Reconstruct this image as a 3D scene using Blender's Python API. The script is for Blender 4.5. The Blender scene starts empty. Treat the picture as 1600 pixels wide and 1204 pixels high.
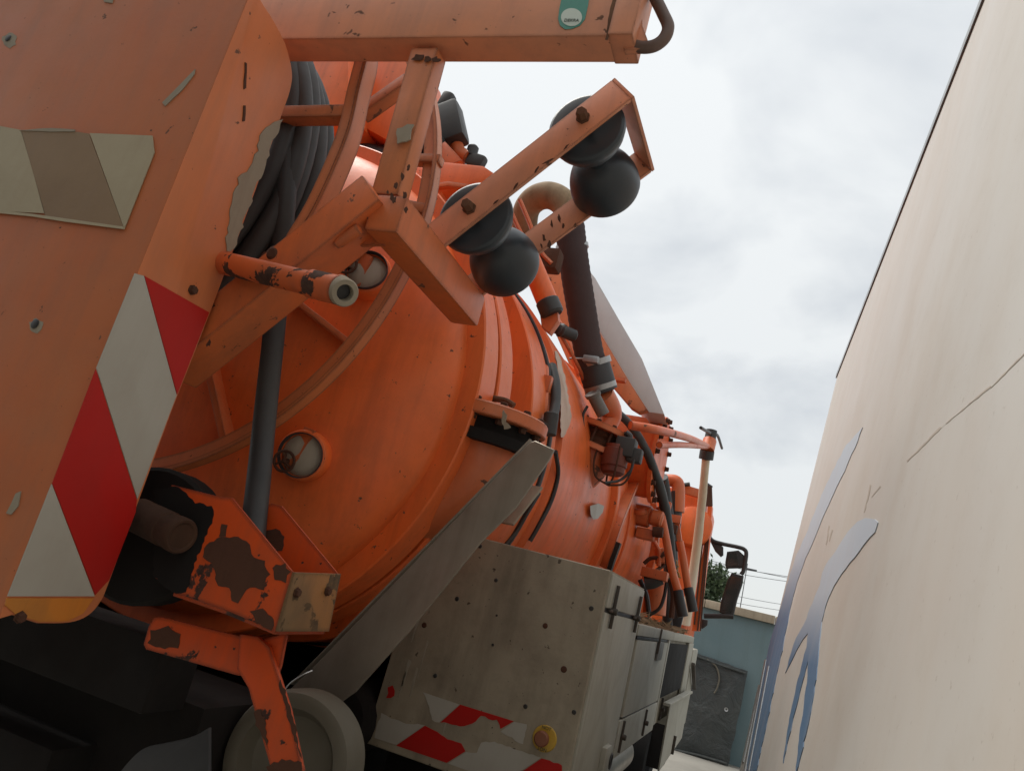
import bpy, bmesh, math, random
from mathutils import Vector, Matrix, Quaternion
random.seed(7)
S = bpy.context.scene
COL = S.collection

# ------------------------------------------------------------------ camera
F_PX, PX0, PY0 = 1200.0, 800.0, 602.0
EYE = Vector((0.0, 0.0, 1.8))
_y = Vector((1183 - PX0, 1018 - PY0, F_PX)).normalized()          # world +Y seen from the camera (x right, y down, z forward)
_r = math.radians(14.5)
_ux, _uy = math.sin(_r), -math.cos(_r)
_z = Vector((_ux, _uy, -(_ux * _y.x + _uy * _y.y) / _y.z)).normalized()
_x = _y.cross(_z)
cam_d = bpy.data.cameras.new('camera')
cam_d.sensor_width = 36.0
cam_d.lens = 36.0 * F_PX / 1600.0
cam_d.clip_start = 0.02
cam_d.clip_end = 3000
cam = bpy.data.objects.new('camera', cam_d)
COL.objects.link(cam)
right = Vector((_x.x, _y.x, _z.x)); up = -Vector((_x.y, _y.y, _z.y)); back = -Vector((_x.z, _y.z, _z.z))
M = Matrix((right, up, back)).transposed().to_4x4()
M.translation = EYE
cam.matrix_world = M
S.camera = cam

# ------------------------------------------------------------------ sky, sun, exposure
SUN_EL, SUN_AZ = math.radians(58), math.radians(-80)      # azimuth clockwise from +Y
w = bpy.data.worlds.new('World'); S.world = w; w.use_nodes = True
nt = w.node_tree; nt.nodes.clear()
def wn(t, **k):
    n = nt.nodes.new(t)
    for a, b in k.items(): setattr(n, a, b)
    return n
tc = wn('ShaderNodeTexCoord')
sep = wn('ShaderNodeSeparateXYZ'); nt.links.new(tc.outputs['Generated'], sep.inputs[0])
zz = wn('ShaderNodeMath', operation='ADD'); nt.links.new(sep.outputs['Z'], zz.inputs[0]); zz.inputs[1].default_value = 0.35
zm = wn('ShaderNodeMath', operation='MAXIMUM'); nt.links.new(zz.outputs[0], zm.inputs[0]); zm.inputs[1].default_value = 0.12
dv = wn('ShaderNodeVectorMath', operation='DIVIDE'); nt.links.new(tc.outputs['Generated'], dv.inputs[0])
cb = wn('ShaderNodeCombineXYZ')
for i in range(3): nt.links.new(zm.outputs[0], cb.inputs[i])
nt.links.new(cb.outputs[0], dv.inputs[1])
nz = wn('ShaderNodeTexNoise'); nz.inputs['Scale'].default_value = 2.6; nz.inputs['Detail'].default_value = 6; nz.inputs['Roughness'].default_value = 0.5; nz.inputs['Distortion'].default_value = 0.25
mpw = wn('ShaderNodeMapping'); mpw.inputs['Location'].default_value = (3.1, 0.6, 0.4); nt.links.new(dv.outputs[0], mpw.inputs[0])
nt.links.new(mpw.outputs[0], nz.inputs['Vector'])
cr = wn('ShaderNodeValToRGB')
cr.color_ramp.elements[0].position = 0.30; cr.color_ramp.elements[0].color = (0.66, 0.69, 0.715, 1)
cr.color_ramp.elements[1].position = 0.50; cr.color_ramp.elements[1].color = (0.885, 0.905, 0.90, 1)
nt.links.new(nz.outputs['Fac'], cr.inputs[0])
CLOUD = 5.05
gz = wn('ShaderNodeMath', operation='MULTIPLY_ADD'); gz.inputs[1].default_value = 0.30 * CLOUD; gz.inputs[2].default_value = 0.82 * CLOUD   # an overcast sky is brighter towards the zenith
gm = wn('ShaderNodeMath', operation='MAXIMUM'); gm.inputs[1].default_value = 0.0
nt.links.new(sep.outputs['Z'], gm.inputs[0]); nt.links.new(gm.outputs[0], gz.inputs[0])
sc_ = wn('ShaderNodeVectorMath', operation='SCALE'); nt.links.new(cr.outputs[0], sc_.inputs[0]); nt.links.new(gz.outputs[0], sc_.inputs['Scale'])
sky = wn('ShaderNodeTexSky', sky_type='NISHITA'); sky.sun_disc = False
sky.sun_elevation = SUN_EL; sky.sun_rotation = SUN_AZ
mix = wn('ShaderNodeMix', data_type='RGBA'); mix.inputs[0].default_value = 0.93
nt.links.new(sky.outputs[0], mix.inputs[6]); nt.links.new(sc_.outputs[0], mix.inputs[7])
bg = wn('ShaderNodeBackground'); bg.inputs['Strength'].default_value = 0.1
out = wn('ShaderNodeOutputWorld')
nt.links.new(mix.outputs[2], bg.inputs[0]); nt.links.new(bg.outputs[0], out.inputs[0])
sun_d = bpy.data.lights.new('sun', 'SUN'); sun_d.energy = 1.5; sun_d.angle = math.radians(35); sun_d.color = (1.0, 0.96, 0.9)
sun = bpy.data.objects.new('sun', sun_d); COL.objects.link(sun)
sd = Vector((math.sin(SUN_AZ) * math.cos(SUN_EL), math.cos(SUN_AZ) * math.cos(SUN_EL), math.sin(SUN_EL)))
sun.rotation_euler = sd.to_track_quat('Z', 'Y').to_euler()
S.view_settings.view_transform = 'Standard'; S.view_settings.look = 'None'
S.view_settings.exposure = 1.08; S.view_settings.gamma = 1.0; S.view_settings.use_curve_mapping = False
S.cycles.max_bounces = 6

# ------------------------------------------------------------------ helpers
def ray(px, py):
    return right * (px - PX0) - up * (py - PY0) - back * F_PX
def V(px, py, X=None, Y=None, Z=None):
    """the point of the plane X=, Y= or Z= that the photograph shows at this pixel"""
    d = ray(px, py)
    if X is not None: s = (X - EYE.x) / d.x
    elif Y is not None: s = (Y - EYE.y) / d.y
    else: s = (Z - EYE.z) / d.z
    return EYE + d * s
def L(pts, **k): return [V(a, b, **k) for a, b in pts]

def world_loc(o):
    p = Vector((0, 0, 0))
    while o is not None:
        p += o.location; o = o.parent
    return p
def finish(name, bm, mat, parent=None, label=None, cat=None, group=None, kind=None, smooth=35, origin=None):
    if origin is None:
        origin = Vector((0, 0, 0))
        if len(bm.verts):
            lo = Vector((min(v.co.x for v in bm.verts), min(v.co.y for v in bm.verts), min(v.co.z for v in bm.verts)))
            hi = Vector((max(v.co.x for v in bm.verts), max(v.co.y for v in bm.verts), max(v.co.z for v in bm.verts)))
            origin = (lo + hi) / 2
            if parent is None: origin.z = lo.z
    bmesh.ops.translate(bm, verts=bm.verts, vec=-origin)
    me = bpy.data.meshes.new(name); bm.to_mesh(me); bm.free()
    if smooth:
        for p in me.polygons: p.use_smooth = True
        me.set_sharp_from_angle(angle=math.radians(smooth))
    mats = mat if isinstance(mat, (list, tuple)) else [mat]
    for m in mats: me.materials.append(m)
    o = bpy.data.objects.new(name, me); COL.objects.link(o)
    o.location = origin
    if parent is not None:
        o.location = origin - world_loc(parent); o.parent = parent
    if label: o['label'] = label
    if cat: o['category'] = cat
    if group: o['group'] = group
    if kind: o['kind'] = kind
    return o
def thing(name, loc, label, cat, group=None):
    o = bpy.data.objects.new(name, None); COL.objects.link(o); o.location = loc
    o.empty_display_size = 0.2
    o['label'] = label; o['category'] = cat
    if group: o['group'] = group
    return o
def B(): return bmesh.new()

def frame(axis, ref=None):
    a = axis.normalized()
    r = ref or (Vector((0, 0, 1)) if abs(a.z) < 0.9 else Vector((0, 1, 0)))
    u = (r - a * r.dot(a)).normalized()
    return a, u, a.cross(u)
def bar(bm, p0, p1, w, h, ref=None, bev=0.004):
    """box section beam; w across, h along ref"""
    a, u, v = frame(p1 - p0, ref)
    vs = []
    for p in (p0, p1):
        for su, sv in ((-1, -1), (1, -1), (1, 1), (-1, 1)):
            vs.append(bm.verts.new(p + u * su * h / 2 + v * sv * w / 2))
    fs = [(3, 2, 1, 0), (4, 5, 6, 7)] + [(i, (i + 1) % 4, (i + 1) % 4 + 4, i + 4) for i in range(4)]
    f = [bm.faces.new([vs[i] for i in q]) for q in fs]
    bmesh.ops.recalc_face_normals(bm, faces=f)
    if bev:
        e = set()
        for x in f: e.update(x.edges)
        bmesh.ops.bevel(bm, geom=list(e), offset=bev, segments=2, affect='EDGES', profile=0.6)
    return bm
def box(bm, lo, hi, bev=0.004):
    lo, hi = Vector(lo), Vector(hi); c = (lo + hi) / 2
    return bar(bm, Vector((c.x, lo.y, c.z)), Vector((c.x, hi.y, c.z)), hi.x - lo.x, hi.z - lo.z, Vector((0, 0, 1)), bev)
def prism(bm, pts, vec, bev=0.0, seg=2):
    vec = Vector(vec)
    a = [bm.verts.new(p) for p in pts]; b = [bm.verts.new(p + vec) for p in pts]
    n = len(pts)
    fs = [bm.faces.new(a), bm.faces.new(b[::-1])]
    for i in range(n): fs.append(bm.faces.new((a[i], b[i], b[(i + 1) % n], a[(i + 1) % n])))
    bmesh.ops.recalc_face_normals(bm, faces=fs)
    if bev:
        e = set()
        for x in fs[:2]: e.update(x.edges)
        bmesh.ops.bevel(bm, geom=list(e), offset=bev, segments=seg, affect='EDGES', profile=0.6)
    return bm
def spline(pts, k=6):
    P = [pts[0] * 2 - pts[1]] + list(pts) + [pts[-1] * 2 - pts[-2]]
    o = []
    for i in range(1, len(P) - 2):
        for j in range(k):
            t = j / k; a, b, c, d = P[i - 1:i + 3]
            o.append(0.5 * ((2 * b) + (c - a) * t + (2 * a - 5 * b + 4 * c - d) * t * t + (3 * b - a - 3 * c + d) * t ** 3))
    o.append(pts[-1]); return o
def tube(bm, pts, r, n=12, k=6, closed=False, ripple=None, cap=True):
    if not closed and k > 1 and len(pts) > 2: pts = spline(pts, k)
    m = len(pts); rings = []
    t0 = (pts[1] - pts[0]).normalized(); _, u, v = frame(t0)
    for i, p in enumerate(pts):
        if closed: t = (pts[(i + 1) % m] - pts[i - 1]).normalized()
        else: t = (pts[min(i + 1, m - 1)] - pts[max(i - 1, 0)]).normalized()
        u = (u - t * u.dot(t)).normalized(); v = t.cross(u)
        rr = r[min(int(i * len(r) / m), len(r) - 1)] if isinstance(r, (list, tuple)) else r
        if ripple: rr = rr + (ripple if i % 2 else 0)
        rings.append([bm.verts.new(p + (u * math.cos(2 * math.pi * j / n) + v * math.sin(2 * math.pi * j / n)) * rr) for j in range(n)])
    rng = range(m) if closed else range(m - 1)
    for i in rng:
        A, C = rings[i], rings[(i + 1) % m]
        for j in range(n): bm.faces.new((A[j], A[(j + 1) % n], C[(j + 1) % n], C[j]))
    if not closed and cap:
        bm.faces.new(rings[0][::-1]); bm.faces.new(rings[-1])
    return bm
def lathe(bm, o, axis, prof, n=32, ref=None, a0=0.0, a1=2 * math.pi):
    a, u, v = frame(axis, ref); rings = []
    full = abs(a1 - a0 - 2 * math.pi) < 1e-6
    cnt = n if full else n + 1
    for r, t in prof:
        if r < 1e-6: rings.append([bm.verts.new(o + a * t)]); continue
        rings.append([bm.verts.new(o + a * t + (u * math.cos(a0 + (a1 - a0) * j / n) + v * math.sin(a0 + (a1 - a0) * j / n)) * r) for j in range(cnt)])
    fs = []
    for A, C in zip(rings, rings[1:]):
        for j in range(n):
            k = (j + 1) % cnt
            if len(A) == 1 and len(C) == 1: continue
            if len(A) == 1: fs.append(bm.faces.new((A[0], C[j], C[k])))
            elif len(C) == 1: fs.append(bm.faces.new((A[j], C[0], A[k])))
            else: fs.append(bm.faces.new((A[j], C[j], C[k], A[k])))
    bmesh.ops.recalc_face_normals(bm, faces=fs)
    return bm
def cyl(bm, p0, p1, r, n=20, ch=0.003):
    l = (p1 - p0).length; ch = min(ch, r * .3, l * .3)
    return lathe(bm, p0, p1 - p0, [(0, 0), (r - ch, 0), (r, ch), (r, l - ch), (r - ch, l), (0, l)], n)
def hexbolt(bm, p, ax, r, h):
    ax = ax.normalized()
    lathe(bm, p, ax, [(0, 0), (r * 1.25, 0), (r * 1.25, h * .22), (r, h * .22), (r, h * .85), (r * .85, h), (0, h)], 6)
    return bm
def jag(poly, amp, step, seed=0, keep=()):
    """ragged outline, as torn or flaked edges have"""
    rnd = random.Random(seed); o = []
    n = len(poly)
    for i in range(n):
        a, b = Vector(poly[i]), Vector(poly[(i + 1) % n]); d = b - a; l = d.length
        k = 1 if i in keep else max(1, int(l / step)); nn = Vector((-d.y, d.x)).normalized() if l > 1e-6 else Vector((0, 0))
        for j in range(k):
            q = a + d * (j / k)
            if i not in keep and not (j == 0 and (i - 1) % n in keep): q = q + nn * rnd.uniform(-amp, amp)
            o.append((q.x, q.y))
    return o
def sheet(bm, pts, nrm, th):
    return prism(bm, pts, nrm.normalized() * th)

# ------------------------------------------------------------------ materials
def mat(name):
    m = bpy.data.materials.new(name); m.use_nodes = True
    return m, m.node_tree, m.node_tree.nodes['Principled BSDF']
def N(t, typ, **k):
    n = t.nodes.new(typ)
    for a, b in k.items():
        if hasattr(n, a): setattr(n, a, b)
    return n
def noise(t, vec, scale, detail=4, rough=.55, stretch=None, dist=0):
    n = N(t, 'ShaderNodeTexNoise'); n.inputs['Scale'].default_value = scale; n.inputs['Detail'].default_value = detail
    n.inputs['Roughness'].default_value = rough; n.inputs['Distortion'].default_value = dist
    if stretch:
        mp = N(t, 'ShaderNodeMapping'); mp.inputs['Scale'].default_value = stretch
        t.links.new(vec, mp.inputs[0]); vec = mp.outputs[0]
    t.links.new(vec, n.inputs['Vector']); return n.outputs['Fac']
def ramp(t, fac, a, b, ca=(0, 0, 0, 1), cb=(1, 1, 1, 1)):
    r = N(t, 'ShaderNodeValToRGB'); e = r.color_ramp.elements
    e[0].position, e[0].color, e[1].position, e[1].color = a, ca, b, cb
    t.links.new(fac, r.inputs[0]); return r.outputs[0]
def mx(t, fac, a, b, blend='MIX'):
    n = N(t, 'ShaderNodeMix', data_type='RGBA', blend_type=blend)
    for i, q in ((0, fac), (6, a), (7, b)):
        if isinstance(q, (int, float)): n.inputs[i].default_value = q
        elif isinstance(q, tuple): n.inputs[i].default_value = q if len(q) == 4 else (*q, 1)
        else: t.links.new(q, n.inputs[i])
    return n.outputs[2]
def math_(t, op, a, b=0.0):
    n = N(t, 'ShaderNodeMath', operation=op)
    for i, q in enumerate((a, b)):
        if isinstance(q, (int, float)): n.inputs[i].default_value = q
        else: t.links.new(q, n.inputs[i])
    return n.outputs[0]
def paint(name, base, rough=.45, faded=None, fade=.5, chips=0.0, chip_scale=9, chip_col=(.075, .034, .02), edge=0.0, dirt=.25, dirt_col=(.10, .06, .04), streak=(14, 14, 1.2), bump=.08, metal=0.0, spec=.5):
    m, t, b = mat(name); tcn = N(t, 'ShaderNodeTexCoord'); vec = tcn.outputs['Object']
    c = mx(t, ramp(t, noise(t, vec, 1.6, 5, .6), .35, .68), base, faded or tuple(x * .8 for x in base)) if fade else (*base, 1)
    if dirt:
        d1 = ramp(t, noise(t, vec, 1.0, 6, .65, streak), .47, .80)
        d2 = ramp(t, noise(t, vec, 5.5, 8, .7), .45, .85)
        c = mx(t, math_(t, 'MULTIPLY', d1, dirt), c, dirt_col)
        c = mx(t, math_(t, 'MULTIPLY', d2, dirt * .9), c, dirt_col)
    rr = ramp(t, noise(t, vec, 7, 5, .6), .3, .8, (rough - .07,) * 3 + (1,), (rough + .12,) * 3 + (1,))
    h = noise(t, vec, 60, 3, .6)
    mask = None
    if chips:
        big = noise(t, vec, chip_scale, 10, .62, None, .3)
        mask = ramp(t, big, .665 - chips * .27, .675 - chips * .27)
        sm = ramp(t, noise(t, vec, chip_scale * 5, 4, .5), .735 - chips * .05, .745 - chips * .05)
        mask = math_(t, 'MAXIMUM', mask, sm)
    if edge:
        bv = N(t, 'ShaderNodeBevel', samples=3); bv.inputs['Radius'].default_value = .016
        ge = N(t, 'ShaderNodeNewGeometry'); dt = N(t, 'ShaderNodeVectorMath', operation='DOT_PRODUCT')
        t.links.new(bv.outputs[0], dt.inputs[0]); t.links.new(ge.outputs['Normal'], dt.inputs[1])
        em = math_(t, 'SUBTRACT', 1.0, dt.outputs['Value'])
        em = math_(t, 'MULTIPLY', em, edge * 9)
        em = math_(t, 'ADD', em, math_(t, 'MULTIPLY', math_(t, 'SUBTRACT', noise(t, vec, 16, 8, .7), .5), 1.6))
        em = ramp(t, em, .50, .54)
        mask = em if mask is None else math_(t, 'MAXIMUM', mask, em)
    if mask is not None:
        rc = mx(t, ramp(t, noise(t, vec, 34, 6, .7), .35, .7), chip_col, tuple(min(1, x * 2.6) for x in chip_col))
        c = mx(t, mask, c, rc); rr = mx(t, mask, rr, (.85,) * 3)
        h = math_(t, 'SUBTRACT', h, math_(t, 'MULTIPLY', mask, 2.0))
    t.links.new(c, b.inputs['Base Color']) if not isinstance(c, tuple) else b.inputs['Base Color'].__setattr__('default_value', c)
    t.links.new(rr, b.inputs['Roughness'])
    b.inputs['Metallic'].default_value = metal; b.inputs['Specular IOR Level'].default_value = spec
    bp = N(t, 'ShaderNodeBump'); bp.inputs['Strength'].default_value = bump; bp.inputs['Distance'].default_value = .004
    t.links.new(h, bp.inputs['Height']); t.links.new(bp.outputs[0], b.inputs['Normal'])
    return m

OR = (.56, .105, .022)
ORF = (.60, .17, .06)
m_tank = paint('tank_orange', (.78, .128, .022), .42, (.72, .155, .038), spec=.4, dirt=.40, dirt_col=(.22, .055, .02), chips=.001, chip_scale=30)
m_or = paint('orange', (.57, .095, .018), .42, ORF, dirt=.25, chips=.06, chip_scale=8, edge=.25)
m_pale = paint('sunbleached_orange', (.44, .145, .055), .5, (.44, .108, .031), dirt=.35, dirt_col=(.20, .11, .07), chips=.01, chip_scale=24)
m_arm = paint('arm_orange', (.60, .125, .030), .45, (.56, .145, .045), dirt=.4, chips=.04, chip_scale=16, edge=.4)
m_beam = paint('beam_orange', (.66, .245, .115), .48, (.60, .26, .15), dirt=.35, dirt_col=(.19, .12, .10), chips=.03, chip_scale=22, edge=.3)
m_frame = paint('frame_orange', (.60, .175, .058), .45, (.54, .19, .078), dirt=.35, chips=.06, chip_scale=14, edge=.4)
m_rusty = paint('flaking_orange', (.60, .070, .009), .5, (.54, .075, .012), spec=.3, dirt=.35, chips=.30, chip_scale=6, chip_col=(.032, .016, .012), edge=.6)
m_flaky = paint('heavily_flaked_orange', (.60, .11, .03), .5, (.54, .12, .035), spec=.3, dirt=.35, chips=.42, chip_scale=8, chip_col=(.035, .018, .013), edge=.6)
m_rust = paint('rust', (.065, .030, .020), .85, (.11, .05, .03), dirt=.4, dirt_col=(.02, .012, .01), bump=.5, spec=.2)
m_hook = paint('worn_hook', (.10, .075, .068), .55, (.16, .10, .08), dirt=.4, metal=.3)
m_rust2 = paint('light_rust', (.17, .085, .045), .85, (.10, .05, .03), dirt=.4, dirt_col=(.03, .02, .015), bump=.4, streak=(2, 18, 2), spec=.2)
m_stub = paint('dark_rust', (.085, .042, .025), .85, (.05, .026, .017), dirt=.5, dirt_col=(.02, .014, .01), bump=.4, streak=(2, 18, 2), spec=.2)
m_mustard = paint('mustard_scraped', (.36, .14, .03), .6, (.16, .105, .05), dirt=.5, dirt_col=(.05, .035, .02), chips=.38, chip_scale=13, chip_col=(.05, .028, .012), edge=.4)
m_bare = paint('bare_primer', (.25, .215, .16), .75, (.31, .27, .20), dirt=.4, dirt_col=(.15, .10, .07), spec=.3)
m_rub = paint('black_rubber', (.022, .023, .026), .55, (.034, .036, .040), dirt=.3, dirt_col=(.06, .055, .05), streak=(3, 3, 3), bump=.05)
m_roll = paint('roller_rubber', (.016, .023, .029), .42, (.024, .033, .041), dirt=.25, dirt_col=(.045, .05, .055), streak=(3, 3, 3), bump=.03)
m_hose = paint('hose_rubber', (.019, .020, .021), .6, (.034, .035, .034), dirt=.4, dirt_col=(.06, .056, .05), streak=(3, 3, 3), bump=.1)
m_blk = paint('black_metal', (.015, .015, .016), .5, (.03, .028, .026), dirt=.3, dirt_col=(.05, .04, .03))
m_dark = paint('grimy_chassis_and_shade', (.007, .0065, .0065), .85, (.011, .009, .008), dirt=.3, dirt_col=(.016, .011, .009), spec=.25)
m_tyre = paint('tyre_rubber', (.012, .012, .013), .8, (.02, .02, .02), dirt=.3, dirt_col=(.03, .028, .024), spec=.25)
m_lock = paint('dirty_grey_box', (.34, .295, .215), .62, (.285, .242, .175), dirt=.75, dirt_col=(.12, .095, .065), chips=.012, chip_scale=26, chip_col=(.05, .038, .026), streak=(7, 7, 1.3), bump=.18)
m_lockw = paint('grey_box_side', (.39, .37, .31), .6, (.33, .31, .25), dirt=.38, dirt_col=(.17, .14, .10), streak=(16, 16, 1.6), bump=.12)
m_tray = paint('brushed_metal', (.35, .31, .255), .38, (.28, .24, .19), dirt=.35, dirt_col=(.12, .09, .06), metal=.55, bump=.04)
m_steel = paint('galvanised', (.45, .46, .46), .4, (.32, .33, .33), dirt=.3, metal=.8)
m_cap = paint('beige_plastic', (.115, .102, .075), .65, (.085, .076, .055), dirt=.7, dirt_col=(.10, .085, .06), bump=.1)
m_white = paint('white_reflective', (.40, .385, .335), .5, (.36, .34, .29), dirt=.3, dirt_col=(.28, .24, .19), bump=.02)
m_red = paint('red_reflective', (.44, .011, .008), .5, (.38, .010, .007), spec=.25, dirt=.15, dirt_col=(.14, .03, .02), bump=.02)
m_yel = paint('orange_reflective', (.60, .19, .02), .5, (.50, .20, .03), dirt=.3, chips=0)
m_beige = paint('faded_white_film', (.36, .30, .19), .55, (.30, .25, .16), dirt=.3, dirt_col=(.24, .16, .09), bump=.1)
m_tan = paint('faded_red_film', (.22, .135, .062), .55, (.19, .115, .056), dirt=.3, dirt_col=(.16, .10, .06), bump=.1)
m_lid = paint('milky_plastic', (.43, .395, .32), .5, (.36, .33, .27), spec=.25, dirt=.35, dirt_col=(.18, .14, .09), bump=.02)
m_sleeve = paint('canvas_sleeve', (.055, .038, .038), .85, (.08, .056, .055), dirt=.4, dirt_col=(.05, .035, .03), streak=(2, 2, 24), bump=.35, spec=.2)
m_duct = paint('dusty_duct', (.30, .22, .14), .8, (.24, .17, .10), dirt=.6, dirt_col=(.10, .07, .04), bump=.3, spec=.2)
m_cover = paint('grey_cover', (.52, .54, .54), .5, (.46, .48, .48), dirt=.2, dirt_col=(.25, .25, .24))
m_green = paint('green_sticker', (.05, .22, .17), .4, (.06, .24, .19), dirt=.1)
m_gwhite = paint('sticker_white', (.55, .62, .55), .4, dirt=.1)
m_ink = paint('ink', (.03, .05, .04), .5, dirt=0, fade=0)
m_ybut = paint('yellow_button', (.55, .34, .035), .45, (.50, .31, .04), dirt=.35)
m_rbut = paint('red_button', (.22, .07, .03), .45, (.26, .09, .04), dirt=.3)
m_pole = paint('yellowed_plastic', (.62, .50, .34), .45, (.66, .58, .46), dirt=.25, dirt_col=(.35, .22, .12))
m_bleach = paint('bare_patch', (.52, .42, .34), .65, (.46, .30, .22), dirt=.6, dirt_col=(.20, .10, .06), streak=(10, 10, 1.4))
m_sight = paint('grimy_bowl', (.20, .035, .014), .5, (.11, .025, .014), dirt=.2, bump=.01)
m_mglass = paint('mirror_glass', (.16, .17, .175), .10, fade=0, dirt=0, metal=1.0, bump=0)
m_cast = paint('cast_metal', (.12, .115, .105), .5, (.16, .15, .135), dirt=.4, metal=.3)
m_latch = paint('latch_metal', (.05, .042, .035), .6, (.075, .06, .045), dirt=.3, metal=.3)
m_skyd = paint('decal_grey', (.44, .475, .52), .45, (.40, .44, .49), dirt=.25, dirt_col=(.3, .28, .27), bump=.02)

# ------------------------------------------------------------------ ground, sky and the far wall
def structure(name, bm, m, **k): return finish(name, bm, m, kind='structure', **k)
m_ground, t, b = mat('concrete'); vec = N(t, 'ShaderNodeTexCoord').outputs['Object']
t.links.new(mx(t, ramp(t, noise(t, vec, .7, 8, .65), .35, .7), (.20, .19, .165), (.30, .285, .25)), b.inputs['Base Color']); b.inputs['Roughness'].default_value = .9
bp = N(t, 'ShaderNodeBump'); bp.inputs['Strength'].default_value = .3; t.links.new(noise(t, vec, 30, 6, .7), bp.inputs['Height']); t.links.new(bp.outputs[0], b.inputs['Normal'])
bm = B(); q = 900
vs = [bm.verts.new(p) for p in ((-q, -q, 0), (q, -q, 0), (q, q, 0), (-q, q, 0))]; bm.faces.new(vs)
structure('ground', bm, m_ground, smooth=0)

WY = 14.1
m_teal, t, b = mat('teal_render'); vec = N(t, 'ShaderNodeTexCoord').outputs['Object']
c = mx(t, ramp(t, noise(t, vec, .9, 8, .6), .35, .7), (.115, .175, .19), (.14, .20, .212))
c = mx(t, math_(t, 'MULTIPLY', ramp(t, noise(t, vec, 1, 6, .7, (6, 6, .7)), .5, .85), .5), c, (.10, .14, .135))
t.links.new(c, b.inputs['Base Color']); b.inputs['Roughness'].default_value = .85
bp = N(t, 'ShaderNodeBump'); bp.inputs['Strength'].default_value = .25; bp.inputs['Distance'].default_value = .01; t.links.new(noise(t, vec, 40, 6, .7), bp.inputs['Height']); t.links.new(bp.outputs[0], b.inputs['Normal'])
m_cope = paint('coping_concrete', (.40, .34, .25), .85, (.33, .275, .20), dirt=.5, dirt_col=(.14, .11, .08), bump=.3)
bw = thing('boundary_wall', (-1, WY, 0), 'low teal rendered wall with sandy coping beyond the front of the truck', 'wall')
bm = B(); box(bm, (-9, WY, -.1), (5, WY + .22, 2.30), .01); finish('wall', bm, m_teal, bw)
xx = -9.0
while xx < 5:
    bm = B(); x2 = min(xx + 1.15, 5.0); dz = random.uniform(-.006, .006); box(bm, (xx + .004, WY - .10, 2.302 + dz), (x2 - .004, WY + .32, 2.435 + dz), .012)
    finish('coping_stone', bm, m_cope, bw); xx = x2

# dark tarpaulin covered panel leaning on the wall
m_tarp, t, b = mat('dark_tarpaulin'); vec = N(t, 'ShaderNodeTexCoord').outputs['Object']
t.links.new(mx(t, ramp(t, noise(t, vec, 2.2, 7, .65), .35, .7), (.020, .026, .026), (.042, .048, .044)), b.inputs['Base Color']); b.inputs['Roughness'].default_value = .55
bp = N(t, 'ShaderNodeBump'); bp.inputs['Strength'].default_value = .9; bp.inputs['Distance'].default_value = .05; t.links.new(noise(t, vec, 3.2, 6, .6, None, .6), bp.inputs['Height']); t.links.new(bp.outputs[0], b.inputs['Normal'])
tp = thing('covered_panel', V(1100, 1185, Y=13.9), 'dark green-black tarpaulin wrapped panel leaning against the teal wall', 'panel')
TL, TR, BR, BL = V(1030, 1000, Y=14.02), V(1169, 1048, Y=14.02), V(1137, 1198, Y=13.8), V(1000, 1160, Y=13.8)
bm = B(); n_ = 14; grid = []
rnd = random.Random(3)
for i in range(n_ + 1):
    row = []
    for j in range(n_ + 1):
        a, c_ = i / n_, j / n_
        p = (TL.lerp(TR, c_)).lerp(BL.lerp(BR, c_), a)
        e = min(a, 1 - a, c_, 1 - c_)
        row.append(bm.verts.new(p + Vector((0, -1, 0)) * (.012 * rnd.uniform(-1, 1) + (.03 if e > .02 else 0) + .018 * math.sin(5 * a + 7 * c_)) + Vector((rnd.uniform(-1, 1), 0, rnd.uniform(-1, 1))) * (.010 if e < .01 else 0)))
    grid.append(row)
for i in range(n_):
    for j in range(n_): bm.faces.new((grid[i][j], grid[i + 1][j], grid[i + 1][j + 1], grid[i][j + 1]))
ex = bmesh.ops.extrude_face_region(bm, geom=list(bm.faces)); bmesh.ops.translate(bm, verts=[v for v in ex['geom'] if isinstance(v, bmesh.types.BMVert)], vec=(0, .045, 0))
bmesh.ops.recalc_face_normals(bm, faces=list(bm.faces))
finish('tarpaulin', bm, m_tarp, tp)
def LP(a, c_, off=-.05): return TL.lerp(TR, c_).lerp(BL.lerp(BR, c_), a) + Vector((0, off, 0))
bm = B(); tube(bm, [LP(.02, .55), LP(.06, .66), LP(.16, .72), LP(.27, .72), LP(.33, .70)], .014, 8); finish('cord', bm, m_cap, tp)
bm = B(); tube(bm, [LP(.965, .02), LP(.97, .4), LP(.96, .7), LP(.965, .98)], .022, 8); finish('hem_roll', bm, m_tarp, tp)
bm = B(); tube(bm, [LP(.03, .02), LP(.028, .4), LP(.034, .7), LP(.03, .98)], .018, 8); finish('hem_roll', bm, m_tarp, tp)
bm = B(); lathe(bm, LP(.45, .86), Vector((0, -1, 0)), [(.012, 0), (.03, .01), (.034, 0)], 12); finish('eyelet', bm, m_steel, tp)

# tall unseen wall, added behind the camera to shade the truck's rear
m_shade_wall = paint('shade_wall_render', (.16, .15, .135), .9, (.12, .115, .10), dirt=.4, bump=.2, spec=.2)
bm = B(); box(bm, (-11, -4.3, -.1), (.1, -4.0, 8.5), .02); structure('wall', bm, m_shade_wall)

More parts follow.
